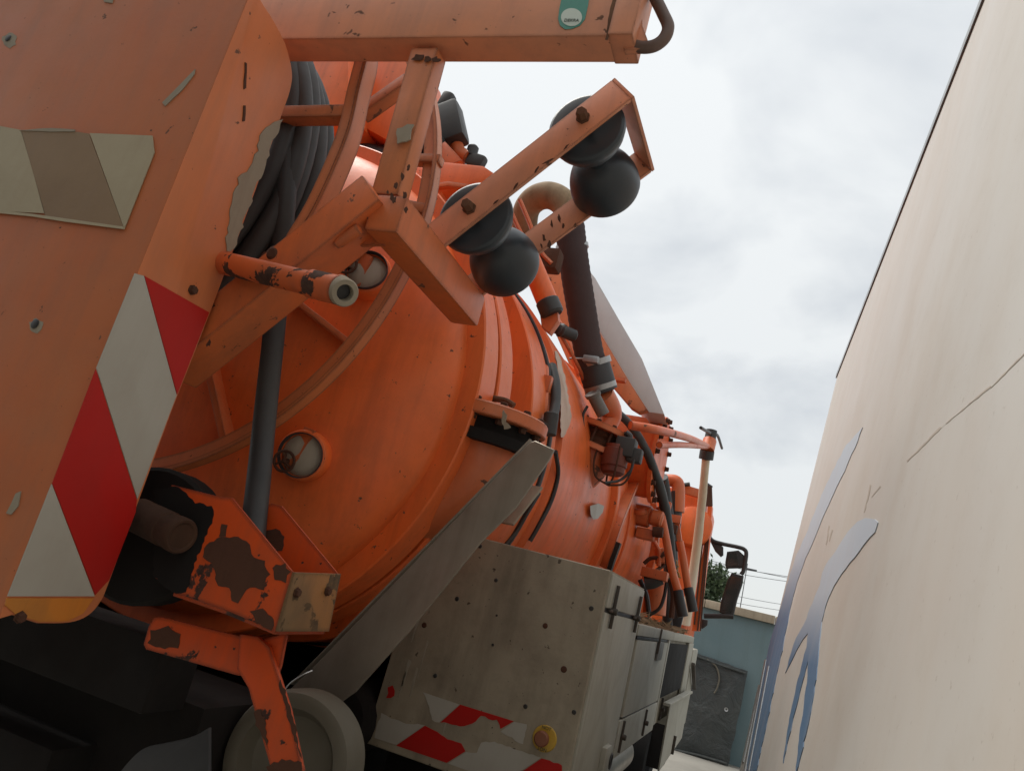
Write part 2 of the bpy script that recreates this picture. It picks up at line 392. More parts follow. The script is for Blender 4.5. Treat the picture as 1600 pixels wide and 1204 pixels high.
# foliage beyond the wall
m_leaf, t, b = mat('leaves'); vec = N(t, 'ShaderNodeTexCoord').outputs['Object']
t.links.new(mx(t, ramp(t, noise(t, vec, 2, 4), .35, .7), (.020, .040, .014), (.055, .085, .028)), b.inputs['Base Color']); b.inputs['Roughness'].default_value = .7
m_bark = paint('bark', (.10, .075, .05), .9, dirt=.3, bump=.4)
tree = thing('broadleaf_tree', (-2.2, 20, 0), 'dark green bushy tree showing above the coping just right of the cab edge', 'tree')
tcx = V(1098, 955, Y=20)
tree.location = (tcx.x, 20, 0)
bm = B(); rnd = random.Random(5)
for cc in range(70):
    d = Vector((rnd.gauss(0, 1), rnd.gauss(0, 1), rnd.gauss(0, 1))).normalized() * rnd.uniform(.3, 1.0)
    c0 = Vector((tcx.x - .35 + d.x * .95, 20 + d.y * 1.0, 3.0 + d.z * .55))
    for k in range(85):
        p = c0 + Vector((rnd.gauss(0, .13), rnd.gauss(0, .13), rnd.gauss(0, .10)))
        u_ = Vector((rnd.gauss(0, 1), rnd.gauss(0, 1), rnd.gauss(0, 1))).normalized(); v_ = u_.orthogonal().normalized(); s = rnd.uniform(.04, .09)
        bm.faces.new([bm.verts.new(p + a) for a in (u_ * s, v_ * s * .5, -u_ * s, -v_ * s * .5)])
finish('crown', bm, m_leaf, tree, smooth=0)
bm = B(); tube(bm, [Vector((tcx.x - .35, 20, 0)), Vector((tcx.x - .3, 20, 1.2)), Vector((tcx.x - .4, 20, 2.2)), Vector((tcx.x - .3, 20.1, 3.0))], [.13, .1, .07, .03], 10); finish('trunk', bm, m_bark, tree)

# distant poles and wires
m_wire = paint('wire', (.06, .06, .065), .6, dirt=0, fade=0)
PY = 46.0
up1 = thing('utility_pole', (V(1168, 882, Y=PY).x, PY, 0), 'thin distant utility pole with crossarm, its top showing above the truck mirror\'s right', 'pole')
top = V(1168, 880, Y=PY); bm = B(); tube(bm, [Vector((top.x, PY, 0)), top], [.03, .022], 8, 1); finish('pole', bm, m_wire, up1)
bm = B(); bar(bm, top + Vector((-.55, 0, -.28)), top + Vector((.55, 0, -.28)), .09, .09); finish('crossarm', bm, m_wire, up1)
PY2 = 30.0
top2 = V(1186, 956, Y=PY2); up2 = thing('utility_post', (top2.x, PY2, 0), 'short grey post standing just above the sandy coping', 'post')
bm = B(); tube(bm, [Vector((top2.x, PY2, 0)), top2], [.09, .08], 8, 1); finish('post', bm, m_wire, up2)
bm = B(); bar(bm, top2 + Vector((-.2, 0, -.55)), top2 + Vector((.2, 0, -.55)), .05, .05); finish('bracket', bm, m_wire, up2)
wl = [((1100, 873), (1250, 906), PY), ((1100, 877), (1250, 903), PY + .4), ((1100, 886), (1260, 912), PY - .4), ((1095, 918), (1250, 948), PY2), ((1095, 930), (1250, 957), PY2 + 1), ((1150, 948), (1250, 972), PY2 - .5)]
desc = ['uppermost of the power lines crossing the sky at the distant pole', 'second power line from the top at the distant pole', 'third power line from the top, passing under the crossarm', 'thin wire crossing behind the middle of the main mirror', 'thin wire crossing just below the middle of the mirror', 'lowest wire, running just above the coping to the grey post']
for (a, c_, y_), dd in zip(wl, desc):
    p0, p1 = V(*a, Y=y_), V(*c_, Y=y_ + 3); e = (p1 - p0)
    pts = [p0 + e * (i / 8 * 3 - 1) + Vector((0, 0, -.5 * (1 - ((i - 4) / 4) ** 2))) + Vector((0, 0, .45)) for i in range(9)]
    bm = B(); tube(bm, pts, .016 if y_ > 40 else .009, 5, 2); finish('power_line', bm, m_wire, None, dd, 'power line', 'power lines beyond the wall')

# ------------------------------------------------------------------ the pale vehicle body on the right
m_coach, t, b = mat('dusty_cream_body'); vec = N(t, 'ShaderNodeTexCoord').outputs['Object']
c = mx(t, ramp(t, noise(t, vec, .55, 5, .6), .35, .7), (.535, .515, .475), (.485, .455, .405))
c = mx(t, math_(t, 'MULTIPLY', ramp(t, noise(t, vec, 1.0, 7, .65, (2.6, 2.6, .4)), .42, .85), .42), c, (.47, .385, .30))
c = mx(t, math_(t, 'MULTIPLY', ramp(t, noise(t, vec, 2.2, 8, .7), .52, .8), .35), c, (.43, .36, .29))
c = mx(t, math_(t, 'MULTIPLY', ramp(t, noise(t, vec, 9, 9, .75), .50, .72), .22), c, (.40, .36, .30))
c = mx(t, math_(t, 'MULTIPLY', ramp(t, noise(t, vec, 75, 3, .6), .66, .74), .45), c, (.30, .25, .20))
t.links.new(c, b.inputs['Base Color']); b.inputs['Specular IOR Level'].default_value = .35
t.links.new(ramp(t, noise(t, vec, 2, 5), .3, .8, (.45, .45, .45, 1), (.68, .68, .68, 1)), b.inputs['Roughness'])
bp = N(t, 'ShaderNodeBump'); bp.inputs['Strength'].default_value = .10; bp.inputs['Distance'].default_value = .03
t.links.new(noise(t, vec, 1.8, 4, .5, (1, 1, .3)), bp.inputs['Height']); t.links.new(bp.outputs[0], b.inputs['Normal'])
# the wall plane through the three photographed corners
H = 3.8
def rr(px, py): d = ray(px, py); return d.x / d.y, d.z / d.y
tx, tz = rr(1535, 0); cx_, cz_ = rr(1310, 580); bx_, bz_ = rr(1155, 1204)
Yt, Yc = (H - 1.8) / tz, (H - 1.8) / cz_
Pt, Pc = Vector((tx * Yt, Yt, H)), Vector((cx_ * Yc, Yc, H))
Pb = Vector((bx_ * Yc, Yc, 1.8 + bz_ * Yc))
wn_ = (Pt - Pc).cross(Pb - Pc).normalized()
if wn_.x > 0: wn_ = -wn_
def W(px, py, off=0.0):
    d = ray(px, py); s = (Pc - EYE).dot(wn_) / d.dot(wn_); return EYE + d * s + wn_ * off
coach = thing('coach', (1.4, 2, 0), 'large cream vehicle body with faded blue swooshes filling the right side', 'coach')
dirB = (Pb - Pc).normalized(); Pg = Pc + dirB * ((H - .45) / -dirB.z)
back_t = Pt + (Pt - Pc).normalized() * 4.5; back_g = Pg + (back_t - Pc)
bm = B(); prism(bm, [Pc, Pg, back_g, back_t], Vector((2.45, 0.0, 0)), .012, 3)
finish('body', bm, m_coach, coach)
bm = B(); prism(bm, [Pc + Vector((-.012, .012, -.02)), Pc + Vector((.05, .03, .012)), back_t + Vector((.05, 0, .012)), back_t + Vector((-.012, 0, -.02))], (0, 0, -.03)); finish('roof_trim', bm, m_steel, coach)
for k in range(2):
    for yy in (Yc - 1.2, back_t.y + 2.0):
        bm = B(); c0 = Vector((.62 + 1.75 * k, yy, .48)); lathe(bm, c0, Vector((1, 0, 0)), [(0, -.1), (.26, -.1), (.30, -.12), (.46, -.12), (.48, -.08), (.48, .1), (.44, .13), (0, .13)], 32); finish('wheel', bm, m_tyre, coach)
# swooshes: printed films, grey at the top running to blue lower down
def film(name, top_z, bot_z, ca, cb):
    m, t, b = mat(name); g = N(t, 'ShaderNodeNewGeometry'); s = N(t, 'ShaderNodeSeparateXYZ'); t.links.new(g.outputs['Position'], s.inputs[0])
    mr = N(t, 'ShaderNodeMapRange'); mr.inputs[1].default_value = bot_z; mr.inputs[2].default_value = top_z; t.links.new(s.outputs['Z'], mr.inputs[0])
    c = mx(t, ramp(t, mr.outputs[0], .42, .78), cb, ca)
    vec = N(t, 'ShaderNodeTexCoord').outputs['Object']
    c = mx(t, math_(t, 'MULTIPLY', ramp(t, noise(t, vec, 1, 6, .65, (8, 8, 1)), .45, .8), .35), c, (.42, .40, .40))
    t.links.new(c, b.inputs['Base Color']); b.inputs['Roughness'].default_value = .5; return m
def swoosh(pts, m, seed, label=None):
    bm = B(); q = jag(pts, .7, 9, seed); prism(bm, [W(a, c_, .0022) for a, c_ in q], wn_ * -.002)
    return finish('swoosh_film', bm, m, coach, label, smooth=0)
zA = W(1370, 815).z; zB = W(1240, 1190).z
mA = film('print_blue', zA + .03, zB, (.44, .505, .565), (.085, .165, .275))
zA2 = W(1350, 670).z; zB2 = W(1195, 1080).z
mB = film('print_blue_far', zA2, zB2, (.44, .505, .565), (.09, .17, .28))
swoosh([(1373.3, 815.6), (1368.3, 811.6), (1353.3, 809.6), (1340.7, 814.6), (1325.7, 830.7), (1313.1, 850.8), (1300.6, 868.3), (1290.6, 883.4), (1285.6, 895.9), (1281.5, 913.4), (1270.5, 941.0), (1260.5, 966.1), (1250.5, 986.2), (1240.4, 1006.2), (1232.9, 1031.3), (1227.9, 1051.4), (1235.4, 1036.3), (1245.4, 1016.2), (1255.5, 998.7), (1263.0, 988.7), (1260.5, 1011.2), (1253.0, 1041.3), (1242.9, 1081.4), (1232.9, 1131.6), (1223.9, 1191.8), (1231.4, 1161.7), (1240.4, 1121.6), (1250.5, 1081.4), (1259.5, 1046.3), (1263.5, 1031.3), (1261.5, 1066.4), (1256.5, 1106.5), (1250.5, 1146.6), (1244.4, 1206.8), (1248.4, 1196.8), (1255.5, 1166.7), (1265.5, 1121.6), (1273.0, 1081.4), (1278.0, 1041.3), (1281.5, 1001.2), (1284.6, 971.1), (1293.1, 941.0), (1303.1, 915.9), (1315.6, 895.9), (1335.7, 870.8), (1355.8, 845.7), (1368.3, 830.7)], mA, 1, 'forked blue swoosh with a rounded grey head')
swoosh([(1349.2, 667.7), (1335.7, 700.3), (1320.7, 735.4), (1303.1, 770.5), (1288.1, 805.6), (1273.0, 840.7), (1259.5, 870.8), (1250.5, 895.9), (1242.9, 921.0), (1234.4, 951.1), (1229.4, 981.1), (1222.9, 1016.2), (1212.8, 1061.4), (1202.8, 1111.5), (1192.8, 1156.7), (1182.7, 1203.8), (1166.2, 1203.8), (1175.2, 1141.6), (1184.3, 1096.5), (1192.8, 1051.4), (1200.3, 1016.2), (1209.3, 981.1), (1217.9, 956.1), (1226.4, 926.0), (1235.4, 895.9), (1245.4, 865.8), (1259.5, 835.7), (1273.0, 800.6), (1288.1, 765.5), (1305.6, 727.9), (1323.2, 695.3)], mB, 2, 'long narrow grey and blue swoosh near the far edge')
# far edge trims and a dark scuff line
for i, (a, c_, wd) in enumerate([((1196, 1030), (1163, 1204), 2.2), ((1201, 1040), (1170, 1204), 1.6), ((1186, 1070), (1160, 1190), 2.5)]):
    bm = B(); prism(bm, [W(a[0], a[1], .006), W(a[0] + wd, a[1], .006), W(c_[0] + wd, c_[1], .006), W(*c_, .006)], wn_ * -.006); finish('trim_strip', bm, m_steel, coach, smooth=0)
m_scuff = paint('scuff', (.40, .34, .28), .8, (.47, .41, .345), dirt=.3, bump=0)
for a, c_, wd in [((1601, 553), (1548, 606), 1.6), ((1548, 604), (1478, 662), 1.3), ((1470, 668), (1418, 720), 1.9), ((1375, 760), (1362, 776), 1.3), ((1360, 758), (1350, 800), 2.0), ((1295, 822), (1291, 850), 2.0), ((1300, 828), (1296, 845), 1.6)]:
    q = jag([(a[0], a[1] - wd), (a[0] + wd, a[1]), (c_[0] + wd * .4, c_[1] + wd * .4), (c_[0] - wd * .4, c_[1])], .7, 7, int(a[0]))
    bm = B(); prism(bm, [W(x, y, .0006) for x, y in q], wn_ * -.0004); finish('scuff_mark', bm, m_scuff, coach, smooth=0)

# ------------------------------------------------------------------ THE TRUCK
TX, TZ, TR_ = -2.1, 2.39, 1.0
truck = thing('vacuum_truck', (TX, 6.0, 0), 'orange vacuum tanker truck with hose boom, grey lockers and red-white warning stripes', 'truck')
AX = Vector((0, 1, 0)); TC = Vector((TX, 0, TZ))
def P_(name, bm, m, parent=truck, label=None, **k): return finish(name, bm, m, parent, label, **k)
def on_tank(px, py, R=TR_):
    d = ray(px, py); ox, oz = EYE.x - TX, EYE.z - TZ
    a = d.x ** 2 + d.z ** 2; bq = 2 * (ox * d.x + oz * d.z); c = ox * ox + oz * oz - R * R; D = bq * bq - 4 * a * c
    if D < 0: t_ = -bq / (2 * a)
    else: t_ = (-bq - math.sqrt(D)) / (2 * a)
    return EYE + d * t_

# --- tank shell and its rings
bm = B(); lathe(bm, TC, AX, [(0, 2.55), (.955, 2.55), (.955, 3.06), (1.0, 3.065), (1.0, 3.47), (1.09, 3.50), (1.09, 7.15), (.97, 7.25), (.86, 7.36), (.5, 7.48), (0, 7.5)], 128)
tank = P_('tank', bm, m_tank)
def ring(y0, y1, r, name='tank_ring', m=m_tank, parent=tank, lo=.94, ch=.006):
    bm = B(); lathe(bm, TC, AX, [(lo, y0), (r - ch, y0), (r, y0 + ch), (r, y1 - ch), (r - ch, y1), (lo, y1)], 128); return P_(name, bm, m, parent)
ring(2.445, 2.60, 1.045, 'door_flange'); ring(2.605, 2.63, 1.02, 'seal_ring', m_rub); ring(2.635, 2.79, 1.045, 'door_flange')
ring(3.04, 3.34, 1.062); ring(3.345, 3.372, 1.076, 'seal_ring', m_rub); ring(3.38, 3.46, 1.068)
ring(4.86, 4.95, 1.135); ring(5.05, 5.45, 1.108); ring(5.62, 6.85, 1.106); ring(6.95, 7.06, 1.15)
# --- dished rear door
DPROF = [(0, 2.140), (.12, 2.142), (.26, 2.150), (.40, 2.166), (.54, 2.190), (.66, 2.218), (.76, 2.248), (.835, 2.278), (.89, 2.308), (.93, 2.340), (.957, 2.372), (.972, 2.405), (.975, 2.47)]
bm = B(); lathe(bm, TC, AX, DPROF, 128); door = P_('rear_door', bm, m_tank)
def dome_y(r):
    for (r0, y0), (r1, y1) in zip(DPROF, DPROF[1:]):
        if r0 <= r <= r1: return y0 + (y1 - y0) * (r - r0) / (r1 - r0)
    return 2.47
def on_dome(px, py):
    d = ray(px, py); lo, hi = 1.2, 2.6
    for _ in range(40):
        mid = (lo + hi) / 2; p = EYE + d * (mid / d.y); r = math.hypot(p.x - TX, p.z - TZ)
        if mid < dome_y(min(r, 2)): lo = mid
        else: hi = mid
    p = EYE + d * (lo / d.y); r = math.hypot(p.x - TX, p.z - TZ)
    s = (dome_y(min(r + .02, .97)) - dome_y(max(r - .02, 0))) / .04
    n = Vector(((p.x - TX) / max(r, 1e-4) * s, -1, (p.z - TZ) / max(r, 1e-4) * s)).normalized()
    return p, n
# sight-glass ports on the door
for (cx, cy, rpx, seed) in ((578, 437, 40, 0), (480, 712, 40, 1)):
    p, n = on_dome(cx, cy); sc = 2.45 / F_PX; R = rpx * sc
    bm = B(); lathe(bm, p - n * .02, n, [(R * .86, .02), (R * .86, .075), (R * .92, .08), (R, .078), (R + .004, .07), (R + .004, 0)], 40); fl = P_('port_flange', bm, m_tank, door)
    bm = B(); lathe(bm, p + n * .045, n, [(0, .018), (R * .5, .014), (R * .8, .005), (R * .85, 0), (R * .85, -.03)], 40); P_('port_glass', bm, m_lid, door)
    bm = B(); lathe(bm, p + n * .045, n, [(R * .87, .012), (R * .905, .03), (R * .925, .03), (R * .90, .0)], 40); P_('port_seal', bm, m_rub, door)
    a, u, v = frame(n)
    hp = V(cx - 36, cy - 24 if seed == 0 else cy + 8, Y=p.y - .09); bm = B()
    tube(bm, [hp + (u * math.cos(i * math.pi / 8) + v * math.sin(i * math.pi / 8)) * .034 for i in range(16)], .005, 8, closed=True)
    for k in range(3): tube(bm, [hp + (u * math.cos(k * 2.1) + v * math.sin(k * 2.1)) * .034, hp + n * .004], .004, 6, 1)
    cyl(bm, hp - n * .06, hp + n * .006, .009, 10); P_('hand_wheel', bm, m_rust, door)
    bm = B(); cl = [V(cx + a_, cy + b_, Y=p.y - .062) for a_, b_ in ([(-34, -4), (-10, -44), (4, -36), (-14, 6), (-30, 34)] if seed == 0 else [(-40, 2), (-4, -46), (12, -40), (-14, 4), (-30, 20)])]
    prism(bm, cl, (0, .012, 0), .003); P_('port_clamp', bm, m_or, door)
# short stiffener bars on the door
for a, c_, w_ in (((452, 465), (556, 547), .02), ((336, 560), (366, 695), .026)):
    (p0, n0), (p1, n1) = on_dome(*a), on_dome(*c_)
    bm = B(); bar(bm, p0 + n0 * .03, p1 + n1 * .03, w_, .07, n0); P_('door_stiffener', bm, m_or, door)

# --- hose reel: two hoops, spokes, hub and wound hose
YR1, YR2 = 2.02, 1.64
CR1 = Vector((-1.115 * YR1, YR1, EYE.z + .521 * YR1)); RR = .519 * YR1
CR2 = Vector((CR1.x, YR2, CR1.z))
reel_c = (CR1 + CR2) / 2
bm = B(); cyl(bm, CR2 - AX * .04, CR1 + AX * .04, .13, 32); reel = P_('hose_reel', bm, m_or)
def hoop(c, R, y, m, wd=.055):
    bm = B()
    lathe(bm, Vector((c.x, y, c.z)), AX, [(R - .014, -wd / 2), (R - .014, wd / 2), (R, wd / 2), (R, -wd / 2), (R - .014, -wd / 2)], 160)
    lathe(bm, Vector((c.x, y, c.z)), AX, [(R - .055, -.006), (R - .055, .006), (R - .013, .006), (R - .013, -.006), (R - .055, -.006)], 160)
    return P_('reel_hoop', bm, m, reel)
hoop(CR1, RR, YR1, m_frame, .045)
# rear hoop: through the photographed bar under the beam
pts2 = [V(a, c_, Y=YR2) for a, c_ in ((566, 70), (563, 93), (551, 140), (533, 213), (490, 312), (455, 372))]
bm = B()
sp = spline(pts2, 6)
for i in range(len(sp) - 1):
    pass
def rail(bm, pts, w, h, ref):
    rings = []
    for i, p in enumerate(pts):
        t_ = (pts[min(i + 1, len(pts) - 1)] - pts[max(i - 1, 0)]).normalized(); s_ = t_.cross(ref).normalized()
        rings.append([bm.verts.new(p + s_ * a * w / 2 + ref * b_ * h / 2) for a, b_ in ((-1, -1), (1, -1), (1, 1), (-1, 1))])
    fs = []
    for A, C in zip(rings, rings[1:]):
        for j in range(4): fs.append(bm.faces.new((A[j], A[(j + 1) % 4], C[(j + 1) % 4], C[j])))
    fs.append(bm.faces.new(rings[0])); fs.append(bm.faces.new(rings[-1][::-1])); bmesh.ops.recalc_face_normals(bm, faces=fs)
rail(bm, sp, .030, .012, AX); rail(bm, [p + Vector((.018, .03, 0)) for p in sp], .012, .065, AX)
P_('reel_hoop', bm, m_frame, reel)
def spoke(a, c_, Y, w=.03, h=.05, m=m_frame):
    bm = B(); bar(bm, V(*a, Y=Y), V(*c_, Y=Y), h, w, None, .003); P_('reel_spoke', bm, m, reel)
spoke((420, 182), (543, 180), YR2 + .03, .04, .05)
spoke((566, 180), (640, 128), YR2 + .16, .035, .05)
spoke((640, 250), (690, 252), YR1, .03, .04); spoke((630, 322), (668, 330), YR1, .035, .04)
hc = Vector((CR1.x, 0, CR1.z))
for (px, py, Y, r_) in ((519, 205, 1.93, .034), (508, 200, 1.86, .035), (496, 195, 1.80, .036), (482, 195, 1.74, .034), (506, 225, 1.955, .03), (488, 230, 1.85, .034), (470, 220, 1.77, .034), (455, 215, 1.71, .033)):
    p = V(px, py, Y=Y); R = (Vector((p.x, 0, p.z)) - hc).length - r_ * .5; bm = B(); rnd = random.Random(px)
    ph = rnd.uniform(0, 6)
    pts = [Vector((hc.x, Y, hc.z)) + Vector((math.cos(a), 0, math.sin(a))) * (R + .008 * math.sin(3 * a + ph)) + Vector((0, .012 * math.sin(2 * a + ph), 0)) for a in [i * 2 * math.pi / 72 for i in range(72)]]
    tube(bm, pts, r_, 12, closed=True); P_('hose_coil', bm, m_hose, reel)
# single hose hanging down from the reel
bm = B(); tube(bm, [V(452, 200, Y=1.72), V(446, 300, Y=1.74), V(438, 400, Y=1.80), V(428, 520, Y=1.86), V(414, 650, Y=1.86), V(403, 760, Y=1.80), V(397, 815, Y=1.76), V(394, 850, Y=1.74)], .033, 18, 8)
P_('hanging_hose', bm, m_hose, truck, 'black hose hanging straight down from the reel')

# --- big side plate at the rear left
PX_ = -1.44; PYr = PX_ / -1.142
outline = [(8, 949), (20, 961), (60, 974), (108, 973), (138, 962), (158, 940), (172, 908), (215, 790), (270, 640), (330, 487), (400, 298), (440, 183), (454, 142), (457, 112), (447, 70), (428, 32), (408, 0), (402, -24)]
side = L(outline, X=PX_); side = side[:2] + spline(side[2:8], 4)[:-1] + side[7:10] + spline(side[10:], 4)
rb = Vector((PX_, PYr, side[1].z - .01)); rt = Vector((PX_, PYr, side[-1].z + .02))
poly = [rb] + side[1:] + [rt]
bm = B(); prism(bm, poly, (-1.25, 0, 0), .006, 2); m_pale_lit = paint('lit_clean_orange', (.58, .185, .07), .48, (.56, .15, .045), dirt=.28, dirt_col=(.20, .11, .07), chips=.01, chip_scale=24)  # side plate is cleaner; its brighter lighting is also put into this paint
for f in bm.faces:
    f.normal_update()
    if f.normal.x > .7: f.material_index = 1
plate = P_('rear_cabinet', bm, [m_pale, m_pale_lit], truck, 'faded orange rear cabinet with rounded front edge')
def side_film(pts, m, name='warning_stripe', seed=None, label=None, off=.0025, amp=.8):
    q = jag(pts, amp, 7 if amp > 1 else 12, seed) if seed is not None else pts
    bm = B(); prism(bm, [V(a, c_, X=PX_ + off) for a, c_ in q], (-.002, 0, 0)); return P_(name, bm, m, plate, label, smooth=0)
side_film([(211, 427), (225, 431), (276, 617), (215, 779), (151, 575)], m_white, label='white stripe, uppermost')
side_film([(226, 431), (327, 488), (277, 616)], m_red, label='red corner stripe')
side_film([(150, 577), (214, 781), (212, 800), (171, 905), (149, 929), (82, 755)], m_red, label='red stripe across the lower half')
side_film([(81, 756), (148, 931), (12, 931)], m_white, label='white triangular stripe at the bottom')
side_film([(10, 934), (147, 934), (130, 958), (106, 970), (62, 971), (26, 960), (8, 945)], m_yel, 'bottom_band')
# bare metal along the front edge, scrapes, bolts
side_film([(430, 192), (440, 186), (425, 228), (398, 300), (366, 388), (352, 392), (356, 350), (362, 318), (374, 280), (392, 262), (404, 228), (410, 205)], m_bare, 'bare_patch', 4, amp=3.2)
side_film([(383, 98), (386, 99), (385, 138), (382, 140)], m_rust, 'scratch', 3); side_film([(381, 165), (384, 165), (383, 190), (380, 190)], m_rust, 'scratch', 9)
for a, c_ in ((300, 453), (30, 963)):
    bm = B(); p = V(a, c_, X=PX_); hexbolt(bm, p, Vector((1, 0, 0)), .011, .012); P_('bolt', bm, m_rust, plate)
def rear_film(pts, m, name, seed=None, off=.0025, th=.0022, label=None):
    q = jag(pts, 1.1, 16, seed) if seed is not None else pts
    bm = B(); prism(bm, [V(a, c_, Y=PYr - off) for a, c_ in q], (0, th, 0)); return P_(name, bm, m, plate, label, smooth=0)
rear_film([(-60, 195), (0, 197), (32, 203), (70, 333), (0, 330), (-60, 327)], m_beige, 'peeling_film', None, .004)
rear_film([(33, 203), (120, 206), (139, 209), (193, 356), (150, 352), (71, 340)], m_tan, 'peeling_film', None, .004)
rear_film([(140, 208), (238, 212), (241, 238), (194, 357)], m_beige, 'peeling_film', None, .004)
rear_film([(-30, 330), (50, 338), (100, 346), (194, 358), (192, 354), (100, 341), (50, 334), (-30, 326)], m_beige, 'film_edge', None, .0055)
rear_film([(30, 203), (60, 200), (118, 203), (116, 206), (60, 205)], m_bare, 'film_edge', 2, .0055)
rear_film([(305, 108), (304, 116), (284, 142), (257, 166), (254, 161), (276, 136)], m_bare, 'scrape_mark', 5)
rear_film([(24, 770), (33, 767), (28, 790), (17, 803), (10, 802)], m_bare, 'scrape_mark', 6)
rear_film([(158, -12), (180, -10), (175, 4), (162, 3)], m_bare, 'scrape_mark', 8)
for a, c_, r_ in ((13, 60, .011), (55, 506, .012)):
    bm = B(); p = V(a, c_, Y=PYr - .001); lathe(bm, p, Vector((0, -1, 0)), [(0, .002), (r_ * .9, .0018), (r_, .0012)], 20); P_('bolt_hole', bm, m_blk, plate)
    bm = B(); q = jag([(a - 9, c_ - 2), (a + 2, c_ - 10), (a + 12, c_ - 3), (a + 11, c_ + 9), (a + 3, c_ + 15), (a - 8, c_ + 10)], 1.8, 4, a); prism(bm, [V(x, y, Y=PYr - .0008) for x, y in q], (0, .0006, 0)); P_('primer_ring', bm, m_bare, plate, smooth=0)

# --- horizontal boom beam at the top with lifting hook
YB = 1.505; zb = EYE.z + .884 * YB; YB2 = (zb - EYE.z) / .830
bxl, bxr = -2.7, -.338 * YB
bm = B(); box(bm, (bxl, YB, zb), (bxr, YB2, zb + .24), .006); beam = P_('boom_beam', bm, m_beam)
bm = B(); box(bm, (bxr - .055, YB - .006, zb - .001), (bxr + .008, YB2 + .004, zb + .241), .004); P_('end_plate', bm, m_beam, beam)
bm = B(); hk = [V(a, c_, Y=YB + .05) for a, c_ in ((978, 66), (1000, 74), (1022, 72), (1038, 60), (1044, 42), (1036, 22), (1026, 2), (1016, -16), (1002, -8))]
tube(bm, hk, .0155, 14, 6); P_('lifting_hook', bm, m_hook, beam)
bm = B(); prism(bm, [V(a, c_, Y=YB + .04) for a, c_ in ((955, -15), (1003, -15), (1004, 40), (1012, 62), (1006, 76), (975, 78))], (0, .02, 0), .003); P_('hook_lug', bm, m_beam, beam)
def beam_film(pts, m, name, off=.002, seed=None):
    q = jag(pts, .8, 8, seed) if seed is not None else pts
    bm = B(); prism(bm, [V(a, c_, Y=YB - off) for a, c_ in q], (0, .0015, 0)); return P_(name, bm, m, beam, smooth=0)
st = beam_film([(880, -14), (922, -14), (919, 8), (914, 30), (906, 40), (894, 45), (883, 46), (875, 40), (872, 30), (874, 14)], m_green, 'round_ended_sticker')
ctr = (893, 27); cpts = [(ctr[0] + 16.5 * math.cos(a), ctr[1] + 14 * math.sin(a)) for a in [i * 2 * math.pi / 28 for i in range(28)]]
bm = B(); prism(bm, [V(a, c_, Y=YB - .003) for a, c_ in cpts], (0, .0008, 0)); P_('sticker_disc', bm, m_gwhite, st, smooth=0)
beam_film([(958, -5), (964, -5), (956, 40), (950, 62), (946, 62), (950, 30)], m_rust2, 'rust_seam', .001, 3)
def text(body, size, mat_, origin, xdir, ydir, parent, name='lettering', extr=.0004):
    cu = bpy.data.curves.new('txt', 'FONT'); cu.body = body; cu.size = size; cu.align_x = 'CENTER'; cu.align_y = 'CENTER'; cu.extrude = extr
    o = bpy.data.objects.new('txt', cu); COL.objects.link(o)
    me = bpy.data.meshes.new_from_object(o.evaluated_get(bpy.context.evaluated_depsgraph_get())); COL.objects.unlink(o); bpy.data.objects.remove(o); bpy.data.curves.remove(cu)
    zd = xdir.cross(ydir); R = Matrix((xdir, ydir, zd)).transposed()
    bm = B(); bm.from_mesh(me); bpy.data.meshes.remove(me)
    for v in bm.verts: v.co = R @ v.co + origin
    return P_(name, bm, mat_, parent, smooth=0)
xd = (V(920, 30, Y=YB) - V(880, 30, Y=YB)).normalized(); zd_ = Vector((0, -1, 0)); yd = zd_.cross(xd).normalized()
text('DEKRA', .0125, m_ink, V(893, 32, Y=YB - .0036), xd, yd, st)
# vertical boom post, diagonal arm, long tube
YJ = YB2 - .03
bm = B(); bar(bm, V(670, 86, Y=YB + .05), V(608, 312, Y=YJ), .080, .060, Vector((0, 1, 0)), .004); post = P_('boom_post', bm, m_frame)
bm = B(); q = [(620, 199), (645, 194), (641, 218), (620, 224)]; pp = [V(a, c_, Y=YB + .02) for a, c_ in q]
bm = B(); prism(bm, [V(a, c_, Y=YB + .0195) for a, c_ in jag(q, 2, 7, 2)], (0, .004, 0)); P_('bare_patch', bm, m_bare, post, smooth=0)
bm = B(); bar(bm, V(598, 312, Y=YJ), V(270, 575, Y=YJ + .03), .10, .132, Vector((0, -1, 0)), .006); arm = P_('diagonal_arm', bm, m_arm)
bm = B(); prism(bm, [V(a, c_, Y=YJ + .03) for a, c_ in ((510, 385), (560, 330), (604, 352), (600, 382))], (0, .012, 0), .002); P_('gusset', bm, m_arm, arm)
bm = B(); lathe(bm, V(428, 398, Y=YJ - .045), Vector((0, -1, 0)), [(.0, .012), (.012, .012), (.02, .006), (.028, 0), (.028, -.01)], 16); P_('pivot_bolt', bm, m_rust, arm)
bm = B(); prism(bm, [V(a, c_, Y=YJ - .044) for a, c_ in jag([(400, 418), (412, 396), (430, 384), (444, 398), (446, 420), (424, 430)], 2.5, 6, 4)], (0, .004, 0)); P_('rust_patch', bm, m_rust, arm, smooth=0)
tn = V(602, 332, Y=YJ - .04); xt = tn.x; tf = V(733, 482, X=xt); tf.z = tn.z
bm = B(); bar(bm, tn, Vector((xt, tf.y, tn.z)), .098, .105, Vector((0, 0, 1)), .012); atube = P_('arm_tube', bm, m_arm)
bm = B(); lathe(bm, V(525, 382, Y=YJ - .03), V(570, 352, Y=YJ - .04) - V(525, 382, Y=YJ - .03), [(0, 0), (.012, 0), (.016, .02), (.016, .075), (0, .08)], 12); P_('weld_stub', bm, m_arm, arm)
